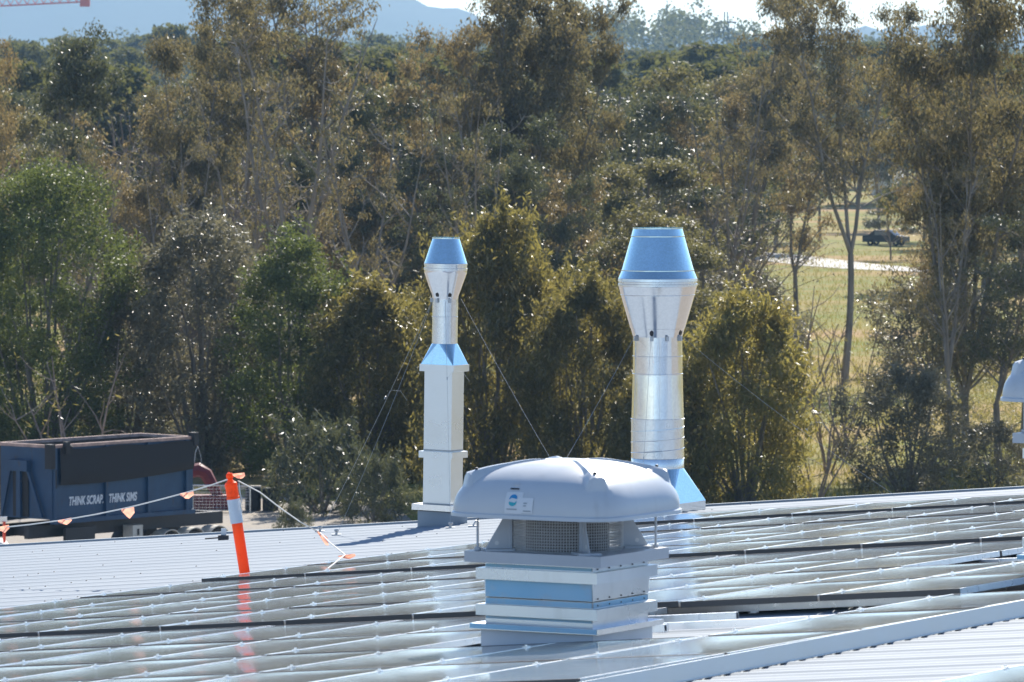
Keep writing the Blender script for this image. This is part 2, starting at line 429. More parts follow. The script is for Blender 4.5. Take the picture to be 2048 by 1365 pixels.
ridge('mountain', 7600, [(-1500, -60), (-300, -45), (200, -50), (640, -40), (780, -25), (860, 2), (900, 28), (960, 52), (1200, 80), (1700, 60), (1850, 48), (2100, 60), (3300, 70)], 1300, M['mountain'], 3, 3)
ridge('wooded_hill', 2100, [(-900, 171), (700, 170), (950, 140), (1150, 104), (1250, 94), (1400, 98), (1480, 122), (1600, 160), (1750, 165), (2000, 160), (2300, 150), (2900, 165)], 420, M['hill'], 5, 1.5)

# ------------------------------------------------------------------ setting: the warehouse whose roof fills the foreground
A_END, A0, B0, B1 = 51.75, -40.0, -12.0, 54.0
wh = thing('warehouse', 'low pitched warehouse under a pale ribbed steel roof carrying the solar panels', 'building')
PITCH = 0.222
prof = [(0, -.016), (.05, -.016), (.092, -.002), (.105, 0), (.15, 0), (.163, -.002), (.2, -.016), (.222, -.016)]
lap = [(0, -.016), (.064, -.014), (.091, .001), (.105, .003), (.15, .003), (.163, .001), (.2, -.016), (.222, -.016)]
sh = MB(); pts = []
for k in range(3): pts += [(x + k * PITCH, z) for x, z in (prof if k == 2 else lap[:-1] if k == 0 else prof[:-1])]
n = len(pts)
sh.add([(-B0, y, z) for y, z in pts] + [(-B1, y, z) for y, z in pts], [(i, i + 1, n + i + 1, n + i) for i in range(n - 1)], True)
sheet_me = sh.mesh('roof_sheet'); sheet_me.materials.append(M['roof'])
SW = 3 * PITCH; ns = int((A_END - A0) / SW)
for i in range(ns):
    a = A_END - (i + 1) * SW
    put('roof_sheet', sheet_me, None, wh, M=MROOF @ Matrix.Translation((0, a, C_ROOF + (0.0012 if i % 2 else 0))))
fl = MB()                                              # barge flashing along the far edge
fl.box(-B1, -B0, A_END - .02, A_END + .09, .012, .022); fl.box(-B1, -B0, A_END + .08, A_END + .09, -.2, .012); fl.box(-B1, -B0, A_END - .022, A_END - .012, -.036, .012)
fl.build('barge_flashing', M['roof'], wh, M=MROOF @ Matrix.Translation((0, 0, C_ROOF)))
rnd = random.Random(4)
sc = MB()                                              # roofing screws along the purlin lines
for b in np.arange(12.0, 50, 1.9):
    for i in range(int((A_END - 20) / PITCH)):
        a = A_END - i * PITCH - PITCH + .047 + .012
        if rnd.random() < .72 or b < 25.5 and a > 27: continue
        x, y = -b + rnd.uniform(-.03, .03), a - .012
        sc.add([(x - .009, y - .008, .001), (x + .009, y - .008, .001), (x + .009, y + .008, .001), (x - .009, y + .008, .001), (x, y, .01)], [(0, 1, 4), (1, 2, 4), (2, 3, 4), (3, 0, 4)])
o = sc.build('roofing_screws', M['dark_metal'], wh, M=MROOF @ Matrix.Translation((0, 0, C_ROOF))); o['kind'] = 'stuff'
wl_ = MB()
def wallq(p, q):
    a, b = Vector(p), Vector(q); d = Vector((0, 0, -.1))
    wl_.add([(a.x, a.y, 0), (b.x, b.y, 0), tuple(b + d), tuple(a + d)], [(0, 1, 2, 3)])
c_ = C_ROOF - .05
cs = [rp(A_END, B0, c_), rp(A_END, B1, c_), rp(A0, B1, c_), rp(A0, B0, c_)]
for i in range(4): wallq(cs[i], cs[(i + 1) % 4])
wl_.build('wall', M['wall'], wh)

# ------------------------------------------------------------------ solar panels
PW, PU = 1.642, 1.012
PL, PS = 1.624, 0.992
def a_of(k): return 28.96 + PW * k + 0.12 * math.floor((k - 2) / 4 + 1)
def b_of(j): return 14.62 + PU * j
M['frame_end'] = simple('shade_toned_frame', (0.085, 0.08, 0.078), 0.5, 0.0, 0.1, 10)  # same frame metal, with the shade on its end faces put into the colour
fr = MB()
for x0, x1, y0, y1 in ((0, .011, .0112, PL - .0112), (PS - .011, PS, .0112, PL - .0112)): fr.box(x0, x1, y0, y1, -.04, 0)
frame_me = fr.mesh('frame'); frame_me.materials.append(M['alu'])
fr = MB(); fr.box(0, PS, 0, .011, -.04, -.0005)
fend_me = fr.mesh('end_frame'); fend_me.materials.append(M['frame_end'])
nx_, ny_ = 14, 10; gv = []
SAG = 0.0062
for i in range(ny_ + 1):
    for j in range(nx_ + 1):
        u, v = j / nx_, i / ny_
        gv.append((.011 + u * (PS - .022), .011 + v * (PL - .022), -.0015 - SAG * (1 - (2 * u - 1) ** 2) * (0.12 + 0.88 * (1 - (2 * v - 1) ** 6))))
gm = MB(); gm.add(gv, [(i * (nx_ + 1) + j, i * (nx_ + 1) + j + 1, (i + 1) * (nx_ + 1) + j + 1, (i + 1) * (nx_ + 1) + j) for i in range(ny_) for j in range(nx_)], True)
glass_me = gm.mesh('glass'); glass_me.materials.append(M['glass'])
cl = MB(); cl.box(-.028, .008, -.017, .017, .001, .005); cl.box(-.016, -.004, -.006, .006, .006, .014)
clamp_me = cl.mesh('clamp'); clamp_me.materials.append(M['alu'])
missing = {(0, 1), (0, 2), (1, 1), (1, 2), (4, 0), (4, 1), (4, 2), (5, 0), (5, 1), (5, 2), (1, -1), (2, -1), (1, -2), (2, -2), (3, -1), (3, -2), (2, 0), (3, 0)}
pr = random.Random(11)
def panel(k, j, lab=None, grp=None):
    g = (k - 2) % 4
    z0 = (.011, .004, -.002, -.007)[g] + (.004 if (j >= 6 and g in (1, 3)) else 0); z1 = z0 - .008
    a, b = a_of(k), b_of(j + 1)
    e = bpy.data.objects.new('solar_panel', None); COL.objects.link(e)
    tilt = Matrix.Rotation((z1 - z0) / PL, 4, 'X') @ Matrix.Rotation(rad(pr.uniform(-.13, .13)), 4, 'Y')
    b_ = b
    e.matrix_world = MROOF @ Matrix.Translation((-b_, a + .009, z0 + pr.uniform(-.0015, .0015))) @ tilt
    tag(e, lab, 'solar panel', grp)
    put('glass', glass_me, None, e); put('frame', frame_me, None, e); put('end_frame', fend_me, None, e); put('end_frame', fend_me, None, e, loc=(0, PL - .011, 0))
    for fy in (.21, .80): put('clamp', clamp_me, None, e, loc=(0, PL * fy, 0))
    return e
for k in range(-4, 11):
    for j in range(-3, 11):
        if (k, j) in missing: continue
        if k < 2 and j < 0: continue
        if j < -1 and k < 5: continue
        if k <= -3 and j < 2: continue
        panel(k, j, ('solar panel in the farthest row of the array before the roof edge' if k == 10 else 'solar panel in the outer left column of the array beside the bare roof' if j == 10 else
              'solar panel edging the open gap around the big roof fan' if k in (-1, 2) and j in (1, 2) or k in (0, 1) and j in (0, 3) else 'solar panel edging the open gap at the right of the array' if k in (4, 5) and j == 3 else
              'blue black solar panel with silver frame inside the large array reflecting the pale sky'), 'solar panels of the large roof array')
q = MB(); q.box(-.006, .006, 0, a_of(3) - 18.0, -.099, -.003); q.box(-.006, .024, 0, a_of(3) - 18.0, -.102, -.099)
tag(q.build('edge_trim', M['trim'], None, M=MROOF @ Matrix.Translation((-b_of(0) + .03, 18.0, 0))), 'long pale metal trim closing the lower edge of the panel array above the bare ribs', 'trim')
for k in (-4, -3, -2, -1):
    for j in (-4, -3):
        e = panel(k, j, 'out of focus solar panel in the near corner across the bare strip of roof', 'solar panels in the near corner')
        e.matrix_world = MROOF @ Matrix.Translation((0, .35, 0)) @ MROOF.inverted() @ e.matrix_world @ Matrix.Translation((.46, 0, 0))
# mounting rails along the ribs
rm = MB(); 
def rail(b0, b1, a, label, group):
    m = MB(); L = b1 - b0
    m.box(-L / 2, L / 2, -.016, .016, -.052, -.046); m.box(-L / 2, L / 2, -.02, -.014, -.086, -.052); m.box(-L / 2, L / 2, .014, .02, -.086, -.052); m.box(-L / 2, L / 2, -.02, .02, -.092, -.086)
    q = m.build('mounting_rail', M['alu'], None, M=MROOF @ Matrix.Translation((-(b0 + b1) / 2, a, 0)))
    tag(q, label, 'rail', group)
    f = MB()
    for i in range(int(L / 1.4) + 1):
        x = -L / 2 + .1 + i * 1.4; f.box(x - .03, x + .03, -.055, -.021, C_ROOF + .001, C_ROOF + .006); f.box(x - .03, x + .03, -.027, -.021, C_ROOF + .006, -.05)
    f.build('feet', M['alu'], q)['kind'] = 'stuff'
for k in range(-2, 11):
    for i, fy in enumerate((.21, .80)):
        a = a_of(k) + PL * fy
        if k in (0, 1): rail(b_of(2) + (.35 if k else .5), b_of(11) + .04, a, 'aluminium mounting rail under the panels left of the big roof fan', 'rails beside the fan gap')
        elif k in (4, 5): rail(b_of(1) + .2 + .5 * i, b_of(11) + (.30 if i else .03), a, 'aluminium mounting rail with its bare end sticking out in the gap at the right', 'rails ending in the right hand gap')
        elif k >= 2: rail(b_of(-3 if k > 5 else 0), b_of(11) + (.30 if i else .03), a, 'aluminium mounting rail under the solar panels with its bare end past the array', 'rails under the array')
rail(b_of(1) - .1, b_of(1) + 1.55, a_of(1) + .5, 'bare aluminium rail lying across the pale gap right of the big roof fan', None)

# ------------------------------------------------------------------ roof ventilators
def ventilator(name, label, corner_px, corner_y, extra=0.0):
    """square cowl fan on a stepped duct; corner = near corner of its upstand on the roof"""
    Pf = on_roof(*corner_px)
    cen = Pf - RXY * .3825 + Wv * .365
    v = thing(name, label, 'roof fan', cen, -ALPHA)
    G, GP = M['galv_box'], M['grey_paint']; e = extra
    b = MB(); b.frustum(.3825, .365, -.25, .3825, .365, .127, False); b.build('curb', M['curb'], v)
    # flared tray: open frustum with thickness
    t = MB(); t.frustum(.372, .345, .13, .4385, .405, .147, False); t.frustum(.4385, .405, .126, .4385, .405, .158, False)
    t.frustum(.432, .398, .158, .372, .345, .135, False); t.frustum(.4385, .405, .1581, .432, .398, .1582, False); t.build('flashing_tray', M['galv'], v)
    d = MB(); d.frustum(.365, .338, .127, .366, .339, .206, False); d.frustum(.366, .339, .272, .3675, .34, .31 + e, False); d.frustum(.3675, .34, .316 + e, .372, .345, .42 + e, False); d.frustum(.366, .34, .487 + e, .366, .34, .525 + e, False)
    d.build('duct', G, v)
    for z in (.206, .422 + e):
        r = MB()
        for sx in (-1, 1): r.box(*(sorted((sx * .366, sx * .412))), -.372, .372, z, z + .066)
        for sy in (-1, 1): r.box(-.4125, .4125, *(sorted((sy * .3405, sy * .3745))), z + .0005, z + .0655)
        r.build('flange_ring', G, v)
    s = MB()
    for z, hx, hy in ((.50 + e, .366, .34), (.285, .366, .339), (.325 + e, .3675, .34)):
        for i in range(5):
            x = -.3 + i * .15; s.box(x - .004, x + .004, -hy - .006, -hy, z, z + .008); s.box(hx, hx + .006, x * .95 - .004, x * .95 + .004, z, z + .008)
    s.build('screws', M['dark_metal'], v)['kind'] = 'stuff'
    for hx, hy, z0_, z1_, side_ in ((.3675, .34, .316 + e, .42 + e, 0), (.366, .34, .492 + e, .515 + e, 0), (.366, .339, .274, .309 + e, 2), (.366, .339, .185, .204, 0)):
        f = MB()
        if side_ != 1: f.box(-hx + .006, hx - .004, -hy - .0065, -hy - .0045, z0_ + .002, z1_ - .002)
        if side_ != 0: f.box(hx + .0015, hx + .003, -hy + .006, hy - .006, z0_ + .002, z1_ - .002)
        f.build('protective_film', M['film'], v)
    f = MB(); f.box(-.434, .43, -.4085, -.4065, .129, .1575); f.build('protective_film', M['film'], v)
    p = MB(); p.box(-.465, .465, -.42, .42, .525 + e, .59 + e); p.build('base_plate', GP, v)
    z0 = .59 + e
    dr = MB(); dr.lathe([(.25, z0), (.25, z0 + .24)], 40); dr.build('fan_drum', M['drum'], v)
    wr = MB(); R = .335
    for k in range(124):
        a = 2 * PI * k / 124; wr.tube([(R * math.cos(a), R * math.sin(a), z0), (R * math.cos(a), R * math.sin(a), z0 + .235)], .003, 4, False, False)
    for i in range(13):
        z = z0 + .004 + i * .0175; wr.lathe([(R + .005, z), (R + .002, z + .003), (R - .001, z), (R + .002, z - .003)], 72, False, close=True)
    wr.build('mesh_guard', M['wire'], v)['kind'] = 'stuff'
    for sx, sy in ((-1, -1), (1, -1), (1, 1), (-1, 1)):
        u = Vector((sx, sy, 0)).normalized(); n = Vector((-u.y, u.x, 0))
        g = MB()
        q = [u * (R + .015), u * (R + .165), u * (R + .165), u * (R + .05), u * (R + .015)]
        zz = [z0, z0, z0 + .02, z0 + .21, z0 + .21]
        pts_ = [x + Vector((0, 0, z)) for x, z in zip(q, zz)]
        g.add([x + n * .003 for x in pts_] + [x - n * .003 for x in pts_], [(0, 1, 2, 3, 4), (9, 8, 7, 6, 5)] + [(i, 5 + i, 5 + (i + 1) % 5, (i + 1) % 5) for i in range(5)])
        Mx = Matrix.Translation(u * (R + .013)) @ Matrix(((u.x, n.x, 0, 0), (u.y, n.y, 0, 0), (0, 0, 1, 0), (0, 0, 0, 1)))
        g.box(-.004, .002, -.022, .022, z0, z0 + .225, Mx); g.box(-.01, .165, -.07, .07, z0 + .0005, z0 + .012, Mx)
        gg = g.build('bracket', GP, v)
        h = MB(); Mh = Matrix.Translation(u * (R + .10) + Vector((0, 0, z0 + .045))) @ Matrix(((u.x, 0, n.x, 0), (u.y, 0, n.y, 0), (0, 1, 0, 0), (0, 0, 0, 1)))
        h.lathe([(.0001, .005), (.013, .005), (.013, -.005), (.0001, -.005)], 14, M=Mh); h.build('bolt_hole', M['white'], gg)
        # hold-down rod outside the bracket
        c = Vector((sx * .405, sy * .365, 0)) if True else u
        if (sx, sy) == (1, -1): continue
        rd = MB(); rd.tube([c + Vector((0, 0, z0)), c + Vector((0, 0, z0 + .235))], .0075, 8); rd.lathe([(.02, z0 + .001), (.02, z0 + .02), (.008, z0 + .021)], 12, M=Matrix.Translation(c)); rd.build('rod', GP, v)
    # cowl: rounded square dome with four raised diagonal ribs ending in bolt pads
    hx, hy, H, zr = .575, .545, .30, .80 + e; n = 72; vv = []; fid = {}
    def zcap(x, y):
        rho = (abs(x) ** 5 + abs(y) ** 5) ** .2
        z = H * max(0.0, 1 - rho ** 2.3) ** .43
        d = (abs(x) + abs(y)) / 2; t = abs(abs(x) - abs(y)) / 2 / .7071
        wd = .012 + .085 * (d / .74) ** 2.2; up = .9 * max(0, (wd - t) / wd) ** .35 if t < wd else 0.0
        if .12 < d < .79:
            end = min(1, (.79 - d) / .02); zpad = H * (1 - (d * 1.05) ** 2.6 * .42); z = max(z, z + end * min(1, (d - .12) / .15) * min(up * 1.6, 1) * max(0.012, (zpad - z)) * (1 if zpad > z else .5))
        return z
    rings = [(i / n) for i in range(n + 1)]; seg = 160
    for rr in rings:
        rr2 = 1 - (1 - rr) ** 1.7
        for k in range(seg):
            a = 2 * PI * k / seg; c, s_ = math.cos(a), math.sin(a)
            L = 1 / (abs(c) ** 5 + abs(s_) ** 5) ** .2
            x, y = c * L * rr2, s_ * L * rr2; vv.append((x * hx, y * hy, zr + .03 + zcap(x, y)))
    fs_ = [(i * seg + k, (i + 1) * seg + k, (i + 1) * seg + (k + 1) % seg, i * seg + (k + 1) % seg) for i in range(n) for k in range(seg)]
    cm = MB(); cm.add(vv, fs_, True)
    top = vv[n * seg:]
    def ringv(sc_, z): return [(x * sc_, y * sc_, z) for x, y, _ in top]
    lp = ringv(1.0, zr + .03) + ringv(1.018, zr + .022) + ringv(1.022, zr + .002) + ringv(.985, zr + .001) + ringv(.97, zr + .06) + ringv(.6, zr + .2)
    cm.add(lp, [(i * seg + k, (i + 1) * seg + k, (i + 1) * seg + (k + 1) % seg, i * seg + (k + 1) % seg) for i in range(5) for k in range(seg)], True)
    cowl = cm.build('cowl', M['cap_paint'], v)
    bo = MB()
    for sx, sy in ((-1, -1), (1, -1), (1, 1), (-1, 1)):
        x, y = .70 * sx, .70 * sy; bo.lathe([(.010, 0), (.010, .012), (.0001, .014)], 10, M=Matrix.Translation((x * hx, y * hy, zr + .03 + zcap(x, y))))
    bo.build('bolts', M['dark_metal'], cowl)
    # makers' sticker on the near left face
    yf = -hy * 1.0
    def fy(x, z): # front surface y at height z (solve rho)
        zz = max(0.001, (z - zr - .03) / H); rho = (1 - min(.999, zz) ** (1 / .43)) ** (1 / 2.3); return -hy * rho
    def patch(x0, x1, za, zb, off):
        m = MB(); q = []
        for i in range(5):
            for j in range(5):
                x = x0 + (x1 - x0) * i / 4; z = za + (zb - za) * j / 4; q.append((x, fy(x, z) - off, z))
        m.add(q, [(i * 5 + j, i * 5 + j + 5, i * 5 + j + 6, i * 5 + j + 1) for i in range(4) for j in range(4)]); return m
    zb = zr + .035
    st = patch(-.115, .0, zb, zb + .125, .004).build('sticker', M['sticker'], cowl)
    patch(-.0, .075, zb + .005, zb + .095, .0042).build('sticker', M['sticker'], cowl)
    for a0, mm in ((20, 'blue_ink'), (200, 'teal_ink')):
        m = MB(); q = []
        for i in range(13):
            a = rad(a0 + i * 150 / 12); th = .012 * math.sin(PI * (i / 12) ** .7) + .002
            for r_ in (.026 - th, .026 + th * .6):
                x = -.062 + r_ * math.cos(a); z = zb + .078 + r_ * math.sin(a); q.append((x, fy(x, z) - .0062, z))
        m.add(q, [(2 * i, 2 * i + 1, 2 * i + 3, 2 * i + 2) for i in range(12)]); m.build('logo', M[mm], st)
    for x0, x1, zq in ((-.1, -.03, .022), (.012, .035, .06), (.012, .03, .045), (.012, .065, .014)):
        patch(x0, x1, zb + zq, zb + zq + .007, .0062).build('print', M['grey_ink'], st)
    patch(-.1, -.04, zb + .14, zb + .148, .006).build('handle', M['dark_metal'], cowl); patch(-.085, -.055, zb + .165, zb + .18, .008).build('latch', M['cap_paint'], cowl)
    return v
ventilator('roof_ventilator', 'large square grey roof fan with domed cowl and a blue logo sticker in the foreground', (1186, 1312), 0)
v2 = ventilator('roof_ventilator', 'second domed roof fan cut off by the right edge of the photo', (2268, 1168), 0, 0.37)

# ------------------------------------------------------------------ exhaust stacks
def stack_small():
    Pf = on_roof(903, 1051); D = Pf.y + .3
    cen = Pf - RXY * .205 + Wv * .16; base = cen.copy()
    zz = lambda y, d=0.0: at(1024, y, cen.y + d).z - base.z       # height of a picture row at the stack
    s = thing('exhaust_stack', 'slim galvanised exhaust stack on a white square duct with a flared sky tinted top', 'exhaust stack', base, -ALPHA)
    s.rotation_euler = (rad(0), rad(0.9), -ALPHA)
    Wt, G = M['galv_box'], M['galv']
    fz = lambda y: zz(y, -.3)
    q = MB(); q.frustum(.205, .16, -.3, .205, .16, fz(1026)); q.build('curb', M['roof'], s)
    q = MB(); q.frustum(.19, .145, fz(1026), .255, .2, fz(1012), False); q.frustum(.255, .2, fz(1024), .255, .2, fz(1012), False); q.frustum(.25, .195, fz(1012), .18, .14, fz(1018), False); q.build('flashing_tray', G, s)
    q = MB(); q.frustum(.166, .122, fz(1020), .166, .122, fz(918)); q.frustum(.166, .122, fz(906), .166, .122, fz(744)); q.build('square_duct', Wt, s)
    for y0, y1, h in ((919, 906, .203), (745.5, 731.5, .205)):
        q = MB(); q.box(-h, h, -h * .78, h * .78, fz(y0), fz(y1)); q.build('flange', Wt, s)
    for y in (1010, 902):
        q = MB(); q.frustum(.1675, .1235, fz(y + 3), .1675, .1235, fz(y), False); q.build('joint_band', M['wire'], s)
    # square to round transition
    n = 32; za, zb = fz(733), zz(687); r = .133; v = []; hx, hy = .198, .155
    for k in range(n):
        a = 2 * PI * (k + .5) / n; v.append((r * math.cos(a), r * math.sin(a), zb))
    c4 = [(hx, hy, za), (-hx, hy, za), (-hx, -hy, za), (hx, -hy, za)]; v += c4; f = []
    for k in range(n):
        qd = k * 4 // n; f.append((n + qd, (k + 1) % n, k) if (k + 1) * 4 // n == qd or True else None)
    for qd in range(4): f.append((n + qd, n + (qd + 1) % 4, ((qd + 1) * n // 4) % n))
    m = MB(); m.add(v, f); m.box(-hx - .003, hx + .003, -hy - .003, hy + .003, za - .02, za + .006); m.build('transition', M['galv_sky'], s)
    q = MB(); q.lathe([(.133, zb), (.133, zz(635)), (.1355, zz(634.5)), (.1355, zz(633)), (.133, zz(632.5)), (.133, zz(596))], 48); q.build('round_duct', M['galv_spiral'], s)
    q = MB(); q.lathe([(.134, zz(598)), (.137, zz(592)), (.222, zz(546)), (.222, zz(541))], 56); q.build('lower_cone', G, s)
    q = MB(); q.lathe([(.222, zz(541)), (.226, zz(540)), (.226, zz(536)), (.221, zz(535.5)), (.221, zz(531)), (.225, zz(530.5)), (.225, zz(527)), (.221, zz(526))], 56, False); q.build('band', M['galv_spiral'], s)
    q = MB(); q.lathe([(.221, zz(526)), (.14, zz(477.5)), (.142, zz(477)), (.142, zz(475)), (.137, zz(475)), (.137, zz(500))], 56); q.build('top_cone', M['galv_sky'], s)
    for a in (-150, -95, -40, 80):
        u = Vector((math.cos(rad(a)), math.sin(rad(a)), 0)); n_ = Vector((-u.y, u.x, 0)); zc = zz(590)
        slope = Vector((u.x * .55, u.y * .55, .835))
        Mh = Matrix.Translation(u * .142 + Vector((0, 0, zc))) @ Matrix(((n_.x, slope.x, u.x, 0), (n_.y, slope.y, u.y, 0), (n_.z, slope.z, -.3, 0), (0, 0, 0, 1)))
        h = MB(); h.add([tuple(Mh @ Vector((.018 * math.cos(2 * PI * k / 12), .03 * math.sin(2 * PI * k / 12), .004))) for k in range(12)], [tuple(range(12))]); h.build('drain_hole', M['dark_metal'], s)
        b = MB(); b.box(-.012, .012, -.004, .02, -.03, .012, Matrix.Translation(u * .136 + Vector((0, 0, zz(599)))) @ Matrix(((n_.x, u.x, 0, 0), (n_.y, u.y, 0, 0), (0, 0, 1, 0), (0, 0, 0, 1)))); b.build('eye_bolt', M['wire'], s)
    return s, cen
small, csm = stack_small()


def stack_big():
    D = 57.6; cen = at(1315, 1016, D); base = cen.copy()
    zz = lambda y: at(1315, y, D).z - base.z
    k_ = D / FPX; R = lambda wpx: wpx / 2 * k_
    s = thing('exhaust_stack', 'wide round galvanised exhaust stack with a broad flared sky tinted top right of the big fan', 'exhaust stack', base, -ALPHA)
    G, SP = M['galv'], M['galv_spiral']
    q = MB(); q.frustum(.36, .36, -.45, .36, .36, zz(1003)); q.build('curb', G, s)
    n = 40; za, zb = zz(1003), zz(936); r = R(105); v = []
    for k in range(n):
        a = 2 * PI * (k + .5) / n; v.append((r * math.cos(a), r * math.sin(a), zb))
    hx = .362; v += [(hx, hx, za), (-hx, hx, za), (-hx, -hx, za), (hx, -hx, za)]; f = []
    for k in range(n): f.append((n + k * 4 // n, (k + 1) % n, k))
    for qd in range(4): f.append((n + qd, n + (qd + 1) % 4, ((qd + 1) * n // 4) % n))
    m = MB(); m.add(v, f); m.build('transition', M['galv_sky'], s)
    q = MB(); q.lathe([(r, zb), (r + .003, zb + .002), (r + .003, zz(917)), (r, zz(916))], 64); q.build('collar', SP, s)
    pf = [(R(106), zz(916)), (R(106), zz(839)), (R(106) + .006, zz(838.5)), (R(106) + .006, zz(837)), (R(105), zz(836.5))]
    q = MB(); q.lathe(pf, 64)
    # spiral seam
    sp_ = [(math.cos(t) * (R(106) + .001), math.sin(t) * (R(106) + .001), zz(918) + (zz(842) - zz(918)) * t / (2 * PI * 3.6)) for t in np.linspace(0, 2 * PI * 3.6, 150)]
    q.tube(sp_, .0045, 5); q.build('spiral_duct', SP, s)
    pf = [(R(105), zz(836.5)), (R(100), zz(749)), (R(100) + .006, zz(748.5)), (R(100) + .006, zz(747)), (R(99), zz(746.5)), (R(99), zz(714)), (R(99) + .006, zz(713.5)), (R(99) + .006, zz(712)), (R(99), zz(711.5)), (R(98.5), zz(672))]
    q = MB(); q.lathe(pf, 64); q.build('round_duct', M['galv'], s)
    q = MB(); q.lathe([(R(98.5), zz(674)), (R(108), zz(657.5)), (R(109.5), zz(657)), (R(148), zz(591)), (R(150), zz(590.5)), (R(150), zz(589.5)), (R(149), zz(589)), (R(157), zz(573))], 72); q.build('lower_cone', G, s)
    q = MB(); q.lathe([(R(157), zz(573)), (R(159.5), zz(572)), (R(159.5), zz(568)), (R(157), zz(567)), (R(157), zz(563)), (R(159.5), zz(562)), (R(159), zz(557)), (R(157), zz(556))], 72, False); q.build('band', SP, s)
    q = MB(); q.lathe([(R(157), zz(556)), (R(145), zz(542)), (R(146), zz(541.5)), (R(146), zz(540)), (R(144), zz(539.5)), (R(107), zz(474)), (R(108.5), zz(473.5)), (R(108.5), zz(472)), (R(106), zz(471.5)), (R(99), zz(458)), (R(101), zz(457.5)), (R(101), zz(456)), (R(97), zz(456)), (R(97), zz(480))], 72); q.build('top_cone', M['galv_sky'], s)
    for a in (-120, -75, -40, 0):
        u = Vector((math.cos(rad(a)), math.sin(rad(a)), 0)); n_ = Vector((-u.y, u.x, 0))
        slope = Vector((u.x * .3, u.y * .3, .95))
        if a in (-75, -0):
            Mh = Matrix.Translation(u * R(104.5) + Vector((0, 0, zz(665.5)))) @ Matrix(((n_.x, slope.x, u.x, 0), (n_.y, slope.y, u.y, 0), (0, slope.z, 0, 0), (0, 0, 0, 1)))
            h = MB(); h.add([tuple(Mh @ Vector((.02 * math.cos(2 * PI * k / 12), .028 * math.sin(2 * PI * k / 12), .006))) for k in range(12)], [tuple(range(12))]); h.build('drain_hole', M['dark_metal'], s)
        b = MB(); b.box(-.014, .014, -.004, .028, -.035, .014, Matrix.Translation(u * R(98.5) + Vector((0, 0, zz(674)))) @ Matrix(((n_.x, u.x, 0, 0), (n_.y, u.y, 0, 0), (0, 0, 1, 0), (0, 0, 0, 1)))); b.build('eye_bolt', M['wire'], s)
    return s, cen
big, cbg = stack_big()

# guy wires, anchors
def wire(p, q, label, sag=0.05, loop=None, r=.0016):
    p, q = Vector(p), Vector(q); pts = [p.lerp(q, t) - Vector((0, 0, sag * 4 * t * (1 - t))) for t in np.linspace(0, 1, 9)]
    m = MB(); m.tube(pts, r, 5)
    if loop is not None:
        c = p.lerp(q, loop); m.tube([c + Vector((.0, 0, .0)), c + Vector((.06, 0, .075)), c + Vector((.16, 0, .07)), c + Vector((.23, 0, -.03))], r * .8, 4)
        m.tube([p.lerp(q, loop - .006), p.lerp(q, loop + .006)], r * 3.4, 6)
    o = m.build('guy_wire', M['cable']); return tag(o, label, 'wire', 'guy wires of the two stacks')
zs = at(1024, 598, csm.y).z; sxy = lambda x: at(x, 598, csm.y)
zb_ = at(1024, 675, cbg.y).z
an_ = {'a': on_roof(640, 1064), 'b': on_roof(673, 1071), 'c': on_roof(901, 1057), 'd': on_roof(1185, 1058), 'e': on_roof(1035, 1078)}
wire(sxy(866), an_['a'], 'guy wire from the slim stack to the outermost roof anchor at its left', .05, .42)
wire(sxy(867) + Vector((0, -.1, 0)), an_['b'], 'guy wire from the slim stack to the nearer roof anchor at its left', .05)
wire(sxy(891) + Vector((0, -.14, 0)), an_['c'], 'guy wire hanging down the front of the white square duct', .0, .35)
wire(sxy(922), an_['d'], 'guy wire from the slim stack sloping down behind the big cowl', .04, .86)
wire(at(1268, 676, cbg.y - .1), an_['e'], 'guy wire from the wide stack sloping down left behind the big cowl', .04, .93)
wire(at(1367, 676, cbg.y), rp(A_END - .1, 25.6, C_ROOF), 'guy wire from the wide stack sloping down right over the wattle', .05, .58)
wire(at(1302, 676, cbg.y - .24), at(1282, 1010, cbg.y - .75), 'guy wire hanging down the front of the wide stack', .0, .72)
for key, lab in (('a', 'small steel roof anchor under the loose flag at the far roof edge'), ('b', 'small steel roof anchor between the flag rope and the slim stack'), ('c', 'small steel roof anchor in front of the slim stack')):
    q = an_[key]; m = MB(); m.box(-.05, .05, -.03, .03, -.005, .012); m.box(-.012, .012, -.012, .012, .012, .05); m.lathe([(.026, .05), (.02, .062), (.014, .05), (.02, .038)], 10, close=True)
    tag(m.build('roof_anchor', M['wire'], None, loc=q), lab, 'anchor', 'roof anchors')
q = on_roof(946, 1054); m = MB(); m.box(-.05, .05, -.03, .03, -.005, .014); m.tube([(0, 0, .01), (.03, 0, .06), (.06, 0, .05)], .009, 6)
tag(m.build('roof_anchor', M['wire'], None, loc=q), 'hooked steel roof anchor right of the slim stack', 'anchor', 'roof anchors')
q = on_roof(448, 1080)
hd = thing('safety_anchor', 'grey hinged roof anchor with a pale tag left of the orange post', 'anchor', q)
m = MB(); m.box(-.06, .05, -.05, .05, 0, .05); m.tube([(.05, 0, .03), (-.2, 0, .01)], .008, 5); m.build('base', M['dark_metal'], hd)
m = MB(); m.box(-.03, .025, -.004, .004, .05, .12); m.build('plate', M['white'], hd)

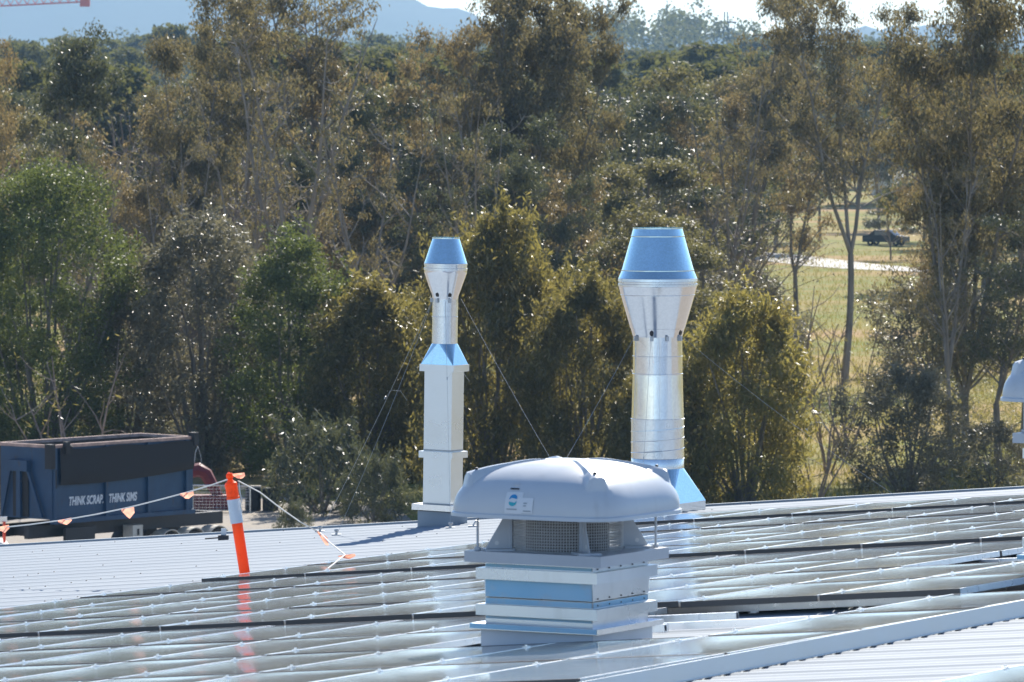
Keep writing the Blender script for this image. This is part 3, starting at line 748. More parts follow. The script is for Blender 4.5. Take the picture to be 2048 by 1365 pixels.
# ------------------------------------------------------------------ orange post and flag ropes
bp = rp(0, 0, 0)
def on_b(x, b, c=C_ROOF):                     # roof point under picture column x on the line b = const
    best = None
    for y in np.arange(1000, 1365, .5):
        P = on_roof(x, y, c); bb = (P - O).dot(Uv)
        if bb < b: return P
    return P
pb = on_b(493, b_of(11) + .28)
sc_ = pb.y / FPX
topP = at(461, 963, pb.y - .02); dirv = (topP - pb); HB = dirv.length; dirv.normalize()
bd = thing('safety_post', 'leaning orange plastic safety post with a pale reflective sleeve at the edge of the panels', 'safety post', pb)
bd.rotation_euler = dirv.to_track_quat('Z', 'Y').to_euler()
T = lambda y: HB * (1142 - y) / (1142 - 963) + .0 if False else HB * (pb.z - at(475, y, pb.y).z) / (pb.z - topP.z)
q = MB(); q.lathe([(.17, 0), (.17, .03), (.07, .06), (.048, .062)], 24); q.build('foot', M['black'], bd)
q = MB(); q.lathe([(.044, .02), (.046, T(1046)), (.053, T(1045)), (.053, T(1043))], 24); q.build('shaft', M['orange'], bd)
q = MB(); q.lathe([(.0535, T(1046)), (.0535, T(998))], 24); q.build('reflective_sleeve', M['white_plastic'], bd)
q = MB(); q.lathe([(.053, T(998)), (.057, T(997)), (.057, T(994)), (.0525, T(993)), (.052, T(972)), (.056, T(970)), (.05, T(966)), (.028, T(962)), (.02, T(958)), (.03, T(956)), (.032, T(950)), (.022, T(946.5)), (.001, T(946))], 24)
q.tube([(-.03, 0, T(957)), (-.055, 0, T(953)), (-.045, 0, T(947)), (-.01, 0, T(947))], .011, 8); q.build('top_grip', M['orange'], bd)


def flag(parent, p, d, L, Hh, seed, droop=1.0):
    r = random.Random(seed); m = MB(); v = []; d = Vector(d).normalized(); n = 5
    for i in range(n + 1):
        t = i / n
        for j in range(4):
            u = j / 3
            v.append(Vector(p) + d * (L * t) + Vector((0, r.uniform(-.012, .012), -Hh * u * (1 - abs(2 * t - 1.25) * .62) + r.uniform(-.006, .006) * u)) + Vector((.3 * L * u * (t > .4) * .2, 0, 0)))
    m.add(v, [(i * 4 + j, i * 4 + j + 1, i * 4 + j + 5, i * 4 + j + 4) for i in range(n) for j in range(3)], True)
    return m.build('flag', M['flag'], parent)


def rope(name, label, pts, r=.006):
    m = MB(); m.tube(pts, r, 6); o = m.build(name, M['rope']); return tag(o, label, 'rope')
hook = at(462, 957, pb.y)
L_ = [at(x, y, d) for x, y, d in ((462, 957, pb.y), (420, 971.5, pb.y + .3), (375, 985, pb.y + .7), (315, 1001, pb.y + 1.2), (255, 1016, pb.y + 1.7), (190, 1029.5, pb.y + 2.3), (130, 1040, pb.y + 2.8), (60, 1049.5, pb.y + 3.4), (0, 1056, pb.y + 4), (-120, 1060, pb.y + 5), (-260, 1050, pb.y + 6.2))]
rl = rope('flag_rope', 'white rope with orange flags running left from the orange post', L_)
for i, (x, y, L, Hh) in enumerate(((360, 988, .115, .065), (243, 1018.5, .11, .10), (116, 1041.5, .12, .055), (-6, 1055, .11, .07))):
    p = at(x, y, pb.y + .7 + i * 1.05); flag(rl, p, (1, 0, .22), L, Hh, 5 + i)
flag(rl, at(465, 948, pb.y - .06), (1, 0, .1), .10, .055, 21)
Rp = [at(x, y, d) for x, y, d in ((476, 962, pb.y), (520, 985, pb.y + 1), (560, 1016, pb.y + 2), (600, 1044, pb.y + 3), (640, 1066, pb.y + 3.8), (660, 1086, pb.y + 2), (690, 1110, pb.y - .2))] + [on_roof(655, 1138, .005)]
rr = rope('flag_rope', 'white rope running right from the orange post down to the panel edge', Rp)
flag(rr, at(634, 1062, pb.y + 3.7), (.8, 0, -.5), .11, .07, 31); flag(rr, at(640, 1066, pb.y + 3.6), (.8, 0, -.9), .11, .06, 33)
flag(rr, at(676, 1112, pb.y - .2), (1, 0, .12), .14, .035, 35)
rope('rope_tail', 'loose white rope tail knotted below the head of the orange post', [at(478, 966, pb.y - .06), at(480, 985, pb.y - .07), at(483, 1000, pb.y - .07), at(481, 1012, pb.y - .07), at(484, 1025, pb.y - .07)], .005)

# ------------------------------------------------------------------ the yard: scrap bin on its trailer and what stands round it
A_ = Vector((-14.56, 179.7, 0)); e1 = Vector((.66, .751, 0)).normalized(); e2 = Vector((-e1.y, e1.x, 0))
bz = math.atan2(e1.y, e1.x)
bn = thing('scrap_bin', 'blue hooklift scrap bin with black tarp and white lettering behind the roof edge', 'skip bin', A_, bz)
Lb, Wb, Z0, Z1 = 6.35, 2.4, 1.6, 3.97
q = MB(); q.box(0, Lb, 0, .06, Z0, Z1 - .1); q.build('side_panel', M['blue_bin'], bn)
q = MB(); q.box(0, Lb, Wb - .06, Wb, Z0, Z1 - .1); q.build('side_panel', [M['bin_inside']], bn)
q = MB(); q.box(-.001, .06, .062, Wb - .062, Z0, Z1 - .1); q.build('end_panel', M['blue_bin'], bn)
q = MB(); q.box(Lb - .06, Lb, .062, Wb - .062, Z0, Z1 - .1); q.build('end_panel', M['bin_inside'], bn)
q = MB(); q.box(.06, Lb - .06, .06, Wb - .06, Z0, Z0 + .06); q.build('floor', M['bin_inside'], bn)
q = MB()
q.box(-.03, Lb + .03, -.04, .09, Z1 - .1, Z1); q.box(-.03, Lb + .03, Wb - .09, Wb + .04, Z1 - .1, Z1); q.box(-.03, .09, .09, Wb - .09, Z1 - .1, Z1 - .002); q.box(Lb - .09, Lb + .03, .09, Wb - .09, Z1 - .1, Z1 - .002)
q.build('rim', M['rust'], bn)
for x in (.08, 2.35, 4.25, 6.0):
    q = MB(); q.box(x - .05, x + .05, -.1, -.001, Z0 - .08, Z1 - .1); q.build('rib', M['blue_bin'], bn)
q = MB(); q.box(0, Lb, -.11, .1, Z0 - .14, Z0 - .001); q.box(0, Lb, Wb - .1, Wb + .1, Z0 - .14, Z0 - .001); q.build('bottom_rail', M['blue_bin'], bn)
tv = []; NTP = 24
for i in range(NTP + 1):
    t = i / NTP; x = .25 + t * 6.0; low = 2.69 - .10 * math.sin(PI * t) * (1 - .3 * t) + .22 * t
    for j in range(7):
        u = j / 6; tv.append((x, -.115 - .05 * u * (1 + .5 * math.sin(9 * t)) * (u < .95), Z1 - .12 - u * (Z1 - .12 - low) - (.05 * math.sin(7 * t) ** 2 if j == 0 else 0)))
q = MB(); q.add(tv, [(i * 7 + j, i * 7 + j + 1, i * 7 + j + 8, i * 7 + j + 7) for i in range(NTP) for j in range(6)], True); q.build('tarp', M['tarp'], bn)
q = MB(); q.box(-.2, .0, -.16, .12, Z1 - .75, Z1 + .03); q.build('tarp_arm', M['black'], bn)
q = MB(); q.box(.42, .62, -.2, -.06, Z1 - .3, Z1 + .09); q.tube([(.5, -.13, Z1 + .02), (.75, -.13, Z1 - .1)], .05, 6); q.build('tarp_arm', M['black'], bn)
q = MB(); q.box(Lb - .1, Lb + .12, -.16, .1, Z1 - .3, Z1 + .12); q.build('tarp_arm', M['black'], bn)
q = MB(); q.tube([(.02, -.17, 3.2), (.02, -.17, 2.6)], .02, 5); q.build('ratchet_strap', M['black'], bn)
# front end: hook plate between two recessed slots and raking struts
q = MB(); q.box(-.04, -.002, 1.05, 1.75, 1.65, 3.1); q.build('recess', M['black'], bn)
q = MB(); q.box(-.14, -.04, 1.32, 1.5, 1.62, 3.15); q.box(-.2, -.002, .95, 1.85, 3.1, 3.45); q.build('hook_frame', M['blue_bin'], bn)
for y0, y1 in ((1.0, .35), (1.8, 2.2)):
    q = MB(); q.tube([(-.1, y0, 3.15), (-.1, y1, 1.65)], .06, 4, smooth=False); q.build('strut', M['blue_bin'], bn)


def text_mesh(name, txt, size, m, parent, M_):
    cu = bpy.data.curves.new(name, 'FONT'); cu.body = txt; cu.size = size; cu.extrude = .004; cu.offset = .012 * size / .4; cu.shear = .22; cu.space_character = 1.02
    tmp = bpy.data.objects.new(name, cu); COL.objects.link(tmp)
    dg = bpy.context.evaluated_depsgraph_get(); me = bpy.data.meshes.new_from_object(tmp.evaluated_get(dg))
    bpy.data.objects.remove(tmp); bpy.data.curves.remove(cu)
    return put(name, me, m, parent, M=M_)
side = lambda x, z, sx=1.0: Matrix.Translation((x, -.006, z)) @ Matrix.Rotation(PI / 2, 4, 'X') @ Matrix.Diagonal((sx, 1, 1, 1))
text_mesh('lettering', 'THINK SCRAP. .', .38, M['letter'], bn, side(.72, 2.02, .62))
text_mesh('lettering', 'THINK SIMS', .38, M['letter'], bn, side(2.50, 2.02, .62))
tr = thing('trailer', 'dark trailer with cream mudguards and wheels under the blue scrap bin', 'trailer', A_, bz)
q = MB(); q.box(-.6, 8.2, .45, .65, 1.0, 1.4); q.box(-.6, 8.2, 1.75, 1.95, 1.0, 1.4)
for x in (0, 2, 4, 6, 8): q.box(x, x + .15, .66, 1.74, 1.02, 1.38)
q.build('chassis', M['dark_metal'], tr)
for i, x in enumerate((5.35, 6.45, 7.55)):
    for y in (.02, 1.98):
        wm = MB(); My = Matrix.Translation((x, y, .46)) @ Matrix.Rotation(-PI / 2, 4, 'X')
        wm.lathe([(.2, .02), (.42, 0), (.46, .05), (.46, .35), (.42, .4), (.2, .38)], 24, M=My); wh_ = wm.build('wheel', M['black'], tr)
        hb = MB(); hb.lathe([(.001, .06), (.2, .03), (.2, .1)], 16, M=My); hb.build('hub', M['cream'], wh_)
    g = MB(); v = []
    for k in range(13):
        a = PI * k / 12
        for rr_, y in ((.53, -.02), (.53, .5), (.50, .5), (.50, -.02)): v.append((x + rr_ * math.cos(a), y, .46 + rr_ * math.sin(a)))
    g.add(v, [(k * 4 + j, k * 4 + (j + 1) % 4, k * 4 + 4 + (j + 1) % 4, k * 4 + 4 + j) for k in range(12) for j in range(4)], False); g.build('mudguard', M['cream'], tr)
q = MB(); q.box(3.55, 4.0, -.05, .4, .72, 1.22); tb = q.build('toolbox', M['cream'], tr)
q = MB(); q.box(3.74, 3.83, -.062, -.051, .9, 1.1); q.build('latch', M['black'], tb)
q = MB(); q.box(1.0, 1.25, .1, .35, .0, 1.0); q.box(.6, 1.9, .0, .12, .85, 1.3); q.build('landing_leg', M['dark_metal'], tr)
# red machine arm, drums, timber, mesh fence
g0 = on_ground(440, 1024)
rm_ = thing('red_machine_frame', 'dull red bent machine arm standing behind the blue bin', 'machine', (g0.x, 206, 0))
q = MB(); P = lambda x, y: at(x, y, 206) - Vector((g0.x, 206, 0))
q.tube([P(372, 944), P(398, 940), P(412, 948), P(430, 980), P(440, 1000), P(442, 1030)], [.26, .26, .24, .2, .18, .17], 8); q.build('arm', M['red'], rm_)
q = MB(); q.box(-1.4, .5, -.4, .4, 0, .5); q.build('base', M['red'], rm_)
q = MB(); q.tube([P(388, 935), P(391, 905), P(396, 893)], .02, 5); q.tube([P(396, 893), P(402, 915), P(403, 934)], .012, 5); q.build('chain', M['cable'], rm_)
for i, x in enumerate((506, 541)):
    c = at(x, 1020, 205.0); q = MB(); q.lathe([(.001, 0), (.27, 0), (.29, .05), (.29, .4), (.27, .42), (.29, .44), (.29, .78), (.24, .83), (.001, .83)], 20)
    tag(q.build('black_drum', M['black'], None, loc=(c.x, 205.0, 0)), ('black plastic drum nearest the orange post in the yard', 'black plastic drum half behind the shrub in the yard')[i], 'drum')
q = MB(); c = at(486, 968, 205); q.box(-.8, .65, -.15, .15, 0, .07); tag(q.build('timber_plank', M['timber'], None, loc=(c.x, 205, .835)), 'weathered plank lying level on the black drums', 'plank')
mf = thing('mesh_fence', 'low wire mesh fence panel between the blue bin and the orange post', 'fence', (at(385, 985, 204).x, 204, 0))
q = MB(); q.tube([(0, 0, 1.0), (2.1, 0, .96)], .025, 6); q.tube([(.02, 0, 0), (.02, 0, 1.0)], .025, 6); q.tube([(2.08, 0, 0), (2.08, 0, .96)], .025, 6); q.build('frame', M['galv_spiral'], mf)
q = MB()
for i in range(16): q.tube([(.1 + i * .13, 0, .05), (.1 + i * .13, 0, .97)], .006, 3, False)
for i in range(9): q.tube([(.04, .01, .08 + i * .11), (2.06, .01, .08 + i * .11)], .006, 3, False)
q.build('wire_mesh', M['galv_spiral'], mf)['kind'] = 'stuff'
# work vehicle at the far left
vp = at(-62, 1060, 171.0); uv_ = thing('work_ute', 'white work vehicle with an orange roof beacon at the lower left edge', 'vehicle', (vp.x, 171.0, 0), rad(8))
uv_.scale = (1.15, 1.15, 1.66)
q = MB()
sec = [(-1.7, .55, 1.05), (-.8, .55, 1.1), (-.55, .5, 1.38), (.55, .5, 1.38), (.75, .5, 1.0), (1.0, .55, .95), (1.0, .55, .35), (-1.7, .55, .35)]
q.add([(x, -.8, z) for x, _, z in sec] + [(x, .8, z) for x, _, z in sec], [tuple(range(8))[::-1], tuple(range(8, 16))] + [(i, (i + 1) % 8, 8 + (i + 1) % 8, 8 + i) for i in range(8)]); q.build('body', M['white'], uv_)
q = MB(); q.box(-.45, .5, -.812, -.802, 1.08, 1.32); q.box(-.45, .5, .802, .812, 1.08, 1.32); q.build('window', M['dark_metal'], uv_)
for x in (-1.1, .6):
    for y in (-.82, .66):
        wm = MB(); wm.lathe([(.1, 0), (.3, 0), (.33, .03), (.33, .14), (.3, .16), (.1, .16)], 18, M=Matrix.Translation((x, y, .33)) @ Matrix.Rotation(-PI / 2, 4, 'X')); wm.build('wheel', M['black'], uv_)
q = MB(); c = at(5, 1018, 171) - Vector((vp.x, 171, 0)); q.lathe([(.09, 1.38), (.09, 1.55), (.06, 1.6), (.001, 1.61)], 14, M=Matrix.Translation((.62, -.2, .1))); q.build('beacon', M['orange'], uv_)
q = MB(); q.box(.55, .7, -.3, -.1, 1.33, 1.48); q.box(.45, .98, -.32, -.22, 1.33, 1.43); q.build('mirror', M['galv_spiral'], uv_)
q = MB(); q.tube([(.9, -.4, .3), (.9, -.4, 1.35)], .04, 6); q.tube([(.72, -.4, .3), (.72, -.4, 1.35)], .04, 6); q.box(.98, 1.55, -.6, .3, .35, .5); q.build('rack', M['redhot'], uv_)

# ------------------------------------------------------------------ vegetation
def leaf_mesh(name, cent, dirs, nrm, L, Wd, fold=0.12):
    """rhombic leaves: cent (n,3), dirs/nrm unit vectors, L/Wd arrays"""
    side = np.cross(dirs, nrm); side /= np.linalg.norm(side, axis=1, keepdims=True) + 1e-9
    L = L[:, None]; Wd = Wd[:, None]
    v = np.stack([cent - dirs * L / 2, cent + side * Wd / 2 + nrm * Wd * fold - dirs * L * .08, cent + dirs * L / 2, cent - side * Wd / 2 + nrm * Wd * fold - dirs * L * .08], 1).reshape(-1, 3)
    n = len(cent); i = np.arange(n) * 4
    return np_mesh(name, v, np.stack([i, i + 1, i + 2, i + 3], 1))


def leaves_from(rng, cl, rad_, per, L, Wd, droop, name, vert=1.0):
    """clusters cl (k,3), radius array, leaves per cluster"""
    k = len(cl); idx = np.repeat(np.arange(k), per); n = len(idx)
    off = rng.normal(size=(n, 3)) * (np.asarray(rad_)[idx][:, None]) * np.array([.55, .55, .55 * vert])
    c = cl[idx] + off
    d = rng.normal(size=(n, 3)); d /= np.linalg.norm(d, axis=1, keepdims=True)
    d = d * (1 - droop) + np.array([0, 0, -1.0]) * droop; d += off * .25; d /= np.linalg.norm(d, axis=1, keepdims=True)
    q = rng.normal(size=(n, 3)); q[:, 2] += .25; q -= d * (q * d).sum(1, keepdims=True); q /= np.linalg.norm(q, axis=1, keepdims=True)
    s = rng.uniform(.65, 1.35, n)
    return leaf_mesh(name, c, d, q, L * s, Wd * s * rng.uniform(.8, 1.2, n))


class Skel:
    def __init__(s): s.mb = MB(); s.tips = []
    def limb(s, rng, p, d, L, r, seg=6, curl=.18, up=.12, taper=.35, sides=5):
        pts = [np.array(p)]; d = np.array(d, float); d /= np.linalg.norm(d); rr = [r]
        for i in range(seg):
            d = d + rng.normal(size=3) * curl * .5 + np.array([0, 0, up]); d /= np.linalg.norm(d)
            pts.append(pts[-1] + d * L / seg); rr.append(r * (1 - (1 - taper) * (i + 1) / seg))
        s.mb.tube([Vector(q) for q in pts], rr, sides, False)
        return pts, d


def gum(seed, H, stems, fork, spread, dens, leaf, per=26, L=.15, Wd=.03, crad=.42, low=0.0, rbase=.16, nb=13, droop=.55, bare=.1):
    """open crowned gum: rising stems, ascending limbs, leaf clusters on the outer twigs"""
    rng = np.random.default_rng(seed); sk = Skel(); cl = []; cr = []
    trunks = []
    lean = rng.normal(size=2) * .04
    base, d0 = sk.limb(rng, (0, 0, -.2), (lean[0], lean[1], 1), H * fork + .2, rbase, 6, .06, .08, .75, 8)
    for s_ in range(stems):
        a = 2 * PI * (s_ + rng.uniform(0, .5)) / max(stems, 1); sp = rng.uniform(.15, .42) if stems > 1 else .05
        pts, _ = sk.limb(rng, base[-1], (sp * math.cos(a), sp * math.sin(a), 1), H * (1 - fork) * rng.uniform(.82, 1.0), rbase * (.75 if stems == 1 else .55), 9, .13, .1, .12, 6)
        trunks.append(pts)
    for pts in trunks:
        m = len(pts)
        for b in range(nb):
            t = rng.uniform(low, 1.0) ** .8; f = t * (m - 1); i = min(int(f), m - 2); p = pts[i] + (pts[i + 1] - pts[i]) * (f - i)
            a = rng.uniform(0, 2 * PI); el = rng.uniform(.35, 1.0)
            Lb = spread * (1.05 - .62 * t) * rng.uniform(.55, 1.1)
            bp_, _ = sk.limb(rng, p, (math.cos(a) * math.cos(el), math.sin(a) * math.cos(el), math.sin(el) * .9), Lb, rbase * .28 * (1.1 - .7 * t), 5, .25, .1, .3, 4)
            for c in range(int(3 + dens)):
                u = rng.uniform(.35, 1.0); f2 = u * (len(bp_) - 1); i2 = min(int(f2), len(bp_) - 2); q = bp_[i2] + (bp_[i2 + 1] - bp_[i2]) * (f2 - i2)
                dd = rng.normal(size=3); dd[2] = abs(dd[2]) * .6
                tp, _ = sk.limb(rng, q, dd, Lb * rng.uniform(.2, .45), rbase * .09, 3, .3, .05, .4, 3)
                if rng.random() < bare: continue
                for e in (tp[-1], tp[-2]):
                    cl.append(e + rng.normal(size=3) * .12); cr.append(crad * rng.uniform(.6, 1.3))
    me_t = sk.mb.mesh('trunk'); cl = np.array(cl)
    me_l = leaves_from(rng, cl, cr, per, L, Wd, droop, 'crown', .9)
    me_l.materials.append(M[leaf]); me_t.materials.append(M['bark' if seed % 3 else 'bark_pale'])
    return me_t, me_l


def bush(seed, H, R, leaf, lumps, lumpr, per, ncl, L, Wd, droop, vert=1.0, crad=.3, base=.05, top=.5, spiky=0.0):
    """leafy from near the ground up: lumps spread over an egg shaped body, clusters on each lump"""
    rng = np.random.default_rng(seed); sk = Skel(); cl = []; cr = []
    for i in range(lumps):
        h = base + (1 - base) * ((i + rng.random()) / lumps) ** .9; a = i * 2.39996 + rng.uniform(-.5, .5)
        w_ = max(.02, 1 - ((h - top) / (1 - top)) ** 2.4) ** .6 if h > top else (.72 + .28 * h / top)
        rr = R * w_ * math.sqrt(rng.uniform(.25, 1.0)); c = np.array([rr * math.cos(a), rr * math.sin(a), h * H * (1 - .10 * rng.random())])
        lr = lumpr * rng.uniform(.6, 1.25)
        if i % 3 == 0: sk.limb(rng, (c[0] * .12, c[1] * .12, 0), c - np.array([c[0] * .3, c[1] * .3, 0]), np.linalg.norm(c) * .96, .05 + .003 * H, 6, .12, .03, .25, 5)
        m = int(ncl * rng.uniform(.7, 1.3)); d = rng.normal(size=(m, 3)); d /= np.linalg.norm(d, axis=1, keepdims=True); d[:, 2] = d[:, 2] * .75 + .2
        q = c + d * lr * rng.uniform(.45, 1.0, (m, 1)); q[:, 2] = np.maximum(q[:, 2], .15); cl.append(q); cr += [crad] * m
        if spiky and h > .7:
            for s_ in range(2):
                k = 7; t = np.linspace(0, 1, k)[:, None]; e = c + np.array([rng.normal() * .4, rng.normal() * .4, lr * (1 + spiky * rng.random())]); cl.append(c + (e - c) * t); cr += [crad * .6] * k
    cl = np.concatenate(cl)
    me_l = leaves_from(rng, cl, cr, per, L, Wd, droop, 'crown', vert); me_l.materials.append(M[leaf])
    me_t = sk.mb.mesh('trunk'); me_t.materials.append(M['bark']); return me_t, me_l


def thicket(seed, H, R, n, leaf, nl):
    rng = np.random.default_rng(seed); sk = Skel(); cl = []
    for i in range(n):
        a = rng.uniform(0, 2 * PI); rr = R * .35 * rng.random(); d = np.array([math.cos(a) * .35, math.sin(a) * .35, 1]) + rng.normal(size=3) * .12
        pts, _ = sk.limb(rng, (rr * math.cos(a), rr * math.sin(a), 0), d, H * rng.uniform(.6, 1.05), .035, 6, .16, .05, .25, 4)
        for b in range(5):
            q = pts[rng.integers(2, 6)]; dd = rng.normal(size=3); dd[2] = abs(dd[2]) + .5
            tp, _ = sk.limb(rng, q, dd, H * rng.uniform(.15, .35), .014, 3, .25, .06, .4, 3); cl += [tp[-1], tp[-2]]
    me_t = sk.mb.mesh('trunk'); me_t.materials.append(M['twig'])
    cl = np.array(cl); me_l = leaves_from(rng, cl, [.3] * len(cl), nl, .14, .03, .4, 'crown'); me_l.materials.append(M[leaf]); return me_t, me_l


def midtree(seed, H, R, leaf, ncl, per, L, Wd, trunk_h=.3):
    rng = np.random.default_rng(seed); sk = Skel(); cl = []; cr = []
    base, _ = sk.limb(rng, (0, 0, -.2), (rng.normal() * .05, rng.normal() * .05, 1), H * .85, .16, 7, .06, .06, .3, 6)
    lump = []
    for i in range(16):
        h = rng.uniform(trunk_h, 1); w_ = math.sin(PI * min(1, .25 + .75 * (h - trunk_h) / (1 - trunk_h))) ** .7
        a = rng.uniform(0, 2 * PI); rr = R * w_ * math.sqrt(rng.uniform(.1, 1)); c = np.array([rr * math.cos(a), rr * math.sin(a), h * H * .95]); lump.append(c)
        f = base[int(min(6, max(2, h * 6)))]; sk.limb(rng, f * [1, 1, .75], c - f * [1, 1, .75], np.linalg.norm(c - f * [1, 1, .75]), .05, 4, .1, .02, .3, 4)
    for c in lump:
        d = rng.normal(size=(ncl, 3)); d /= np.linalg.norm(d, axis=1, keepdims=True); d[:, 2] = abs(d[:, 2]) * .8 - .15
        cl.append(c + d * R * .42 * rng.uniform(.4, 1, (ncl, 1)) * [1, 1, .8]); cr += [R * .09] * ncl
    cl = np.concatenate(cl); me_l = leaves_from(rng, cl, cr, per, L, Wd, .35, 'crown'); me_l.materials.append(M[leaf])
    me_t = sk.mb.mesh('trunk'); me_t.materials.append(M['bark']); return me_t, me_l


PROTO = {
    'gumA': (gum(1, 19, 3, .42, 4.8, 3, 'lf_gum', 28, .19, .064, rbase=.24, nb=14, crad=.34, bare=.48), 19),
    'gumB': (gum(2, 17, 2, .30, 3.6, 4, 'lf_gum', 34, .19, .064, rbase=.19, nb=21, low=.05, crad=.36, bare=.15), 17),
    'gumC': (gum(3, 16, 1, .25, 3.4, 4, 'lf_dark', 40, .17, .064, rbase=.16, nb=30, low=.05, crad=.36, bare=.1), 16),
    'gumD': (gum(4, 18, 4, .22, 4.2, 4, 'lf_brown', 30, .19, .064, rbase=.17, nb=18, low=.0, crad=.38, bare=.15), 18),
    'gumE': (gum(7, 18, 5, .12, 4.0, 5, 'lf_gum', 34, .19, .066, rbase=.2, nb=19, low=.0, crad=.4, bare=.08), 18),
    'gumF': (gum(8, 15, 2, .20, 3.2, 4, 'lf_brown', 30, .18, .062, rbase=.15, nb=19, low=.0, crad=.34, bare=.25), 15),
    'gumBare': (gum(6, 17, 4, .30, 3.6, 3, 'lf_gum', 26, .19, .062, rbase=.22, nb=9, low=.05, crad=.34, bare=.78), 17),
    'gumG': (gum(9, 18, 3, .34, 4.6, 4, 'lf_gum', 34, .19, .064, rbase=.2, nb=18, low=.1, crad=.37, bare=.2), 18),
    'gumH': (gum(10, 16, 2, .26, 4.0, 4, 'lf_dark', 38, .18, .064, rbase=.18, nb=20, low=.05, crad=.36, bare=.18), 16),
    'wattle': (bush(11, 11.5, 3.6, 'lf_green', 90, 1.15, 16, 46, .14, .06, .35, 1.0, .26, base=.0), 11.5),
    'wattleB': (bush(12, 9.2, 2.2, 'lf_green', 60, .85, 14, 44, .14, .06, .35, 1.1, .24, base=.0), 9.2),
    'droop': (bush(13, 9.7, 3.0, 'lf_droop', 96, .9, 11, 36, .26, .062, .5, 1.8, .27, base=.0, spiky=.7), 9.7),
    'gold': (bush(18, 8.5, 2.5, 'lf_gold', 70, .85, 11, 34, .26, .062, .5, 1.8, .27, base=.0, spiky=1.0), 8.5),
    'droopB': (bush(14, 8.5, 2.3, 'lf_droop', 72, .85, 11, 34, .26, .062, .5, 1.8, .27, base=.0, spiky=1.0), 8.5),
    'greybush': (bush(15, 9.6, 2.6, 'lf_grey', 76, .95, 11, 30, .19, .06, .4, 1.1, .30, base=.0, spiky=.4), 9.6),
    'darkbush': (bush(16, 5.0, 2.6, 'lf_grey', 44, .8, 12, 30, .16, .06, .4, 1.0, .27, base=.0, spiky=.4), 5.0),
    'lowshrub': (bush(17, 3.0, 2.2, 'lf_dark', 30, .6, 8, 17, .32, .055, .5, 1.3, .28, base=.0, top=.35, spiky=1.2), 3.0),
    'thicket': (thicket(21, 6, 2.2, 26, 'lf_dry', 5), 6),
    'sapling': (thicket(22, 3.5, 1.0, 5, 'lf_droop', 2), 3.5),
    'midA': (midtree(31, 15, 4.2, 'lf_mid', 34, 34, .21, .10), 15),
    'midB': (midtree(32, 14, 3.4, 'lf_mid', 34, 34, .20, .095, .2), 14),
    'midC': (midtree(33, 16, 4.6, 'lf_dark', 34, 36, .21, .10, .15), 16),
    'farA': (midtree(41, 16, 4.6, 'lf_far', 22, 18, .42, .26, .2), 16),
    'farB': (midtree(42, 17, 4.0, 'lf_far', 22, 18, .42, .26, .15), 17),
}
trng = random.Random(5)
def tree(proto, name, label, x, D, ytop, wide=None, group=None, cat='tree', z=0.0, rot=None):
    """stand a tree at distance D under picture column x, tall enough to reach row ytop"""
    (mt, ml), H0 = PROTO[proto]
    P = at(x, 171, D); H = at(x, ytop, D).z - z; s = H / H0
    t = thing(name, label, cat, (P.x, D, z), trng.uniform(0, 6.28) if rot is None else rot, group)
    sw = s if wide is None else wide * s
    t.scale = (sw, sw, s)
    put('trunk', mt, None, t); put('crown', ml, None, t)
    return t

# --- nearest row, just behind the yard and the roof edge
tree('wattle', 'wattle_tree', 'bright green bushy wattle at the left edge above the blue bin', 85, 226, 335, 1.0, None, rot=.3)
tree('wattle', 'wattle_tree', 'green wattle low behind the front end of the blue bin', -60, 228, 430, 1.0)
tree('greybush', 'bushy_tree', 'grey green bushy tree between the two bright green wattles', 400, 226, 445, 1.15)
tree('wattleB', 'wattle_tree', 'bright green wattle with a rounded top left of the slim stack', 585, 222, 472, 1.1)
tree('droopB', 'wattle_tree', 'dull drooping wattle directly left of the slim stack', 735, 220, 580, 1.25)
tree('droop', 'wattle_tree', 'olive drooping wattle with golden top right behind the slim stack', 985, 214, 448, 1.0, rot=1.0)
tree('droop', 'wattle_tree', 'drooping wattle filling the gap between the two stacks', 1170, 210, 570, 1.05, rot=2.2)
tree('gold', 'wattle_tree', 'drooping yellow green wattle right of the wide stack', 1490, 206, 600, 1.12, rot=.5)
tree('droopB', 'wattle_tree', 'short drooping wattle behind the wide stack', 1335, 207, 720, 1.3)
tree('greybush', 'bushy_tree', 'dusky bushy tree behind the middle of the blue bin', 250, 228, 560, 1.1)
tree('greybush', 'bushy_tree', 'dusky bushy tree behind the drums in the yard', 500, 227, 620, 1.2)
tree('droop', 'wattle_tree', 'dark drooping wattle behind the left wattle by the slim stack', 830, 222, 610, 1.0)
tree('lowshrub', 'shrub', 'low spreading shrub with long pale leaves beside the black drums', 640, 204, 872, 1.1, cat='shrub')
tree('lowshrub', 'shrub', 'small sparse shrub at the roof edge right of the orange post', 585, 190, 1018, .8, cat='shrub')
tree('lowshrub', 'shrub', 'low shrub at the foot of the slim stack', 745, 200, 930, 1.0, cat='shrub')
tree('darkbush', 'bush', 'loose olive bush at the foot of the tall right hand gum', 1815, 213, 745, 1.1, cat='bush')
tree('darkbush', 'bush', 'olive bush under the right edge of the photo', 1990, 216, 850, 1.2, cat='bush')
tree('sapling', 'sapling', 'bare dry sapling standing in the sunlit field', 1632, 207, 765, 1.3, cat='sapling')
tree('sapling', 'sapling', 'bare thin sapling behind the blue bin', 150, 205, 700, 1.2, cat='sapling')
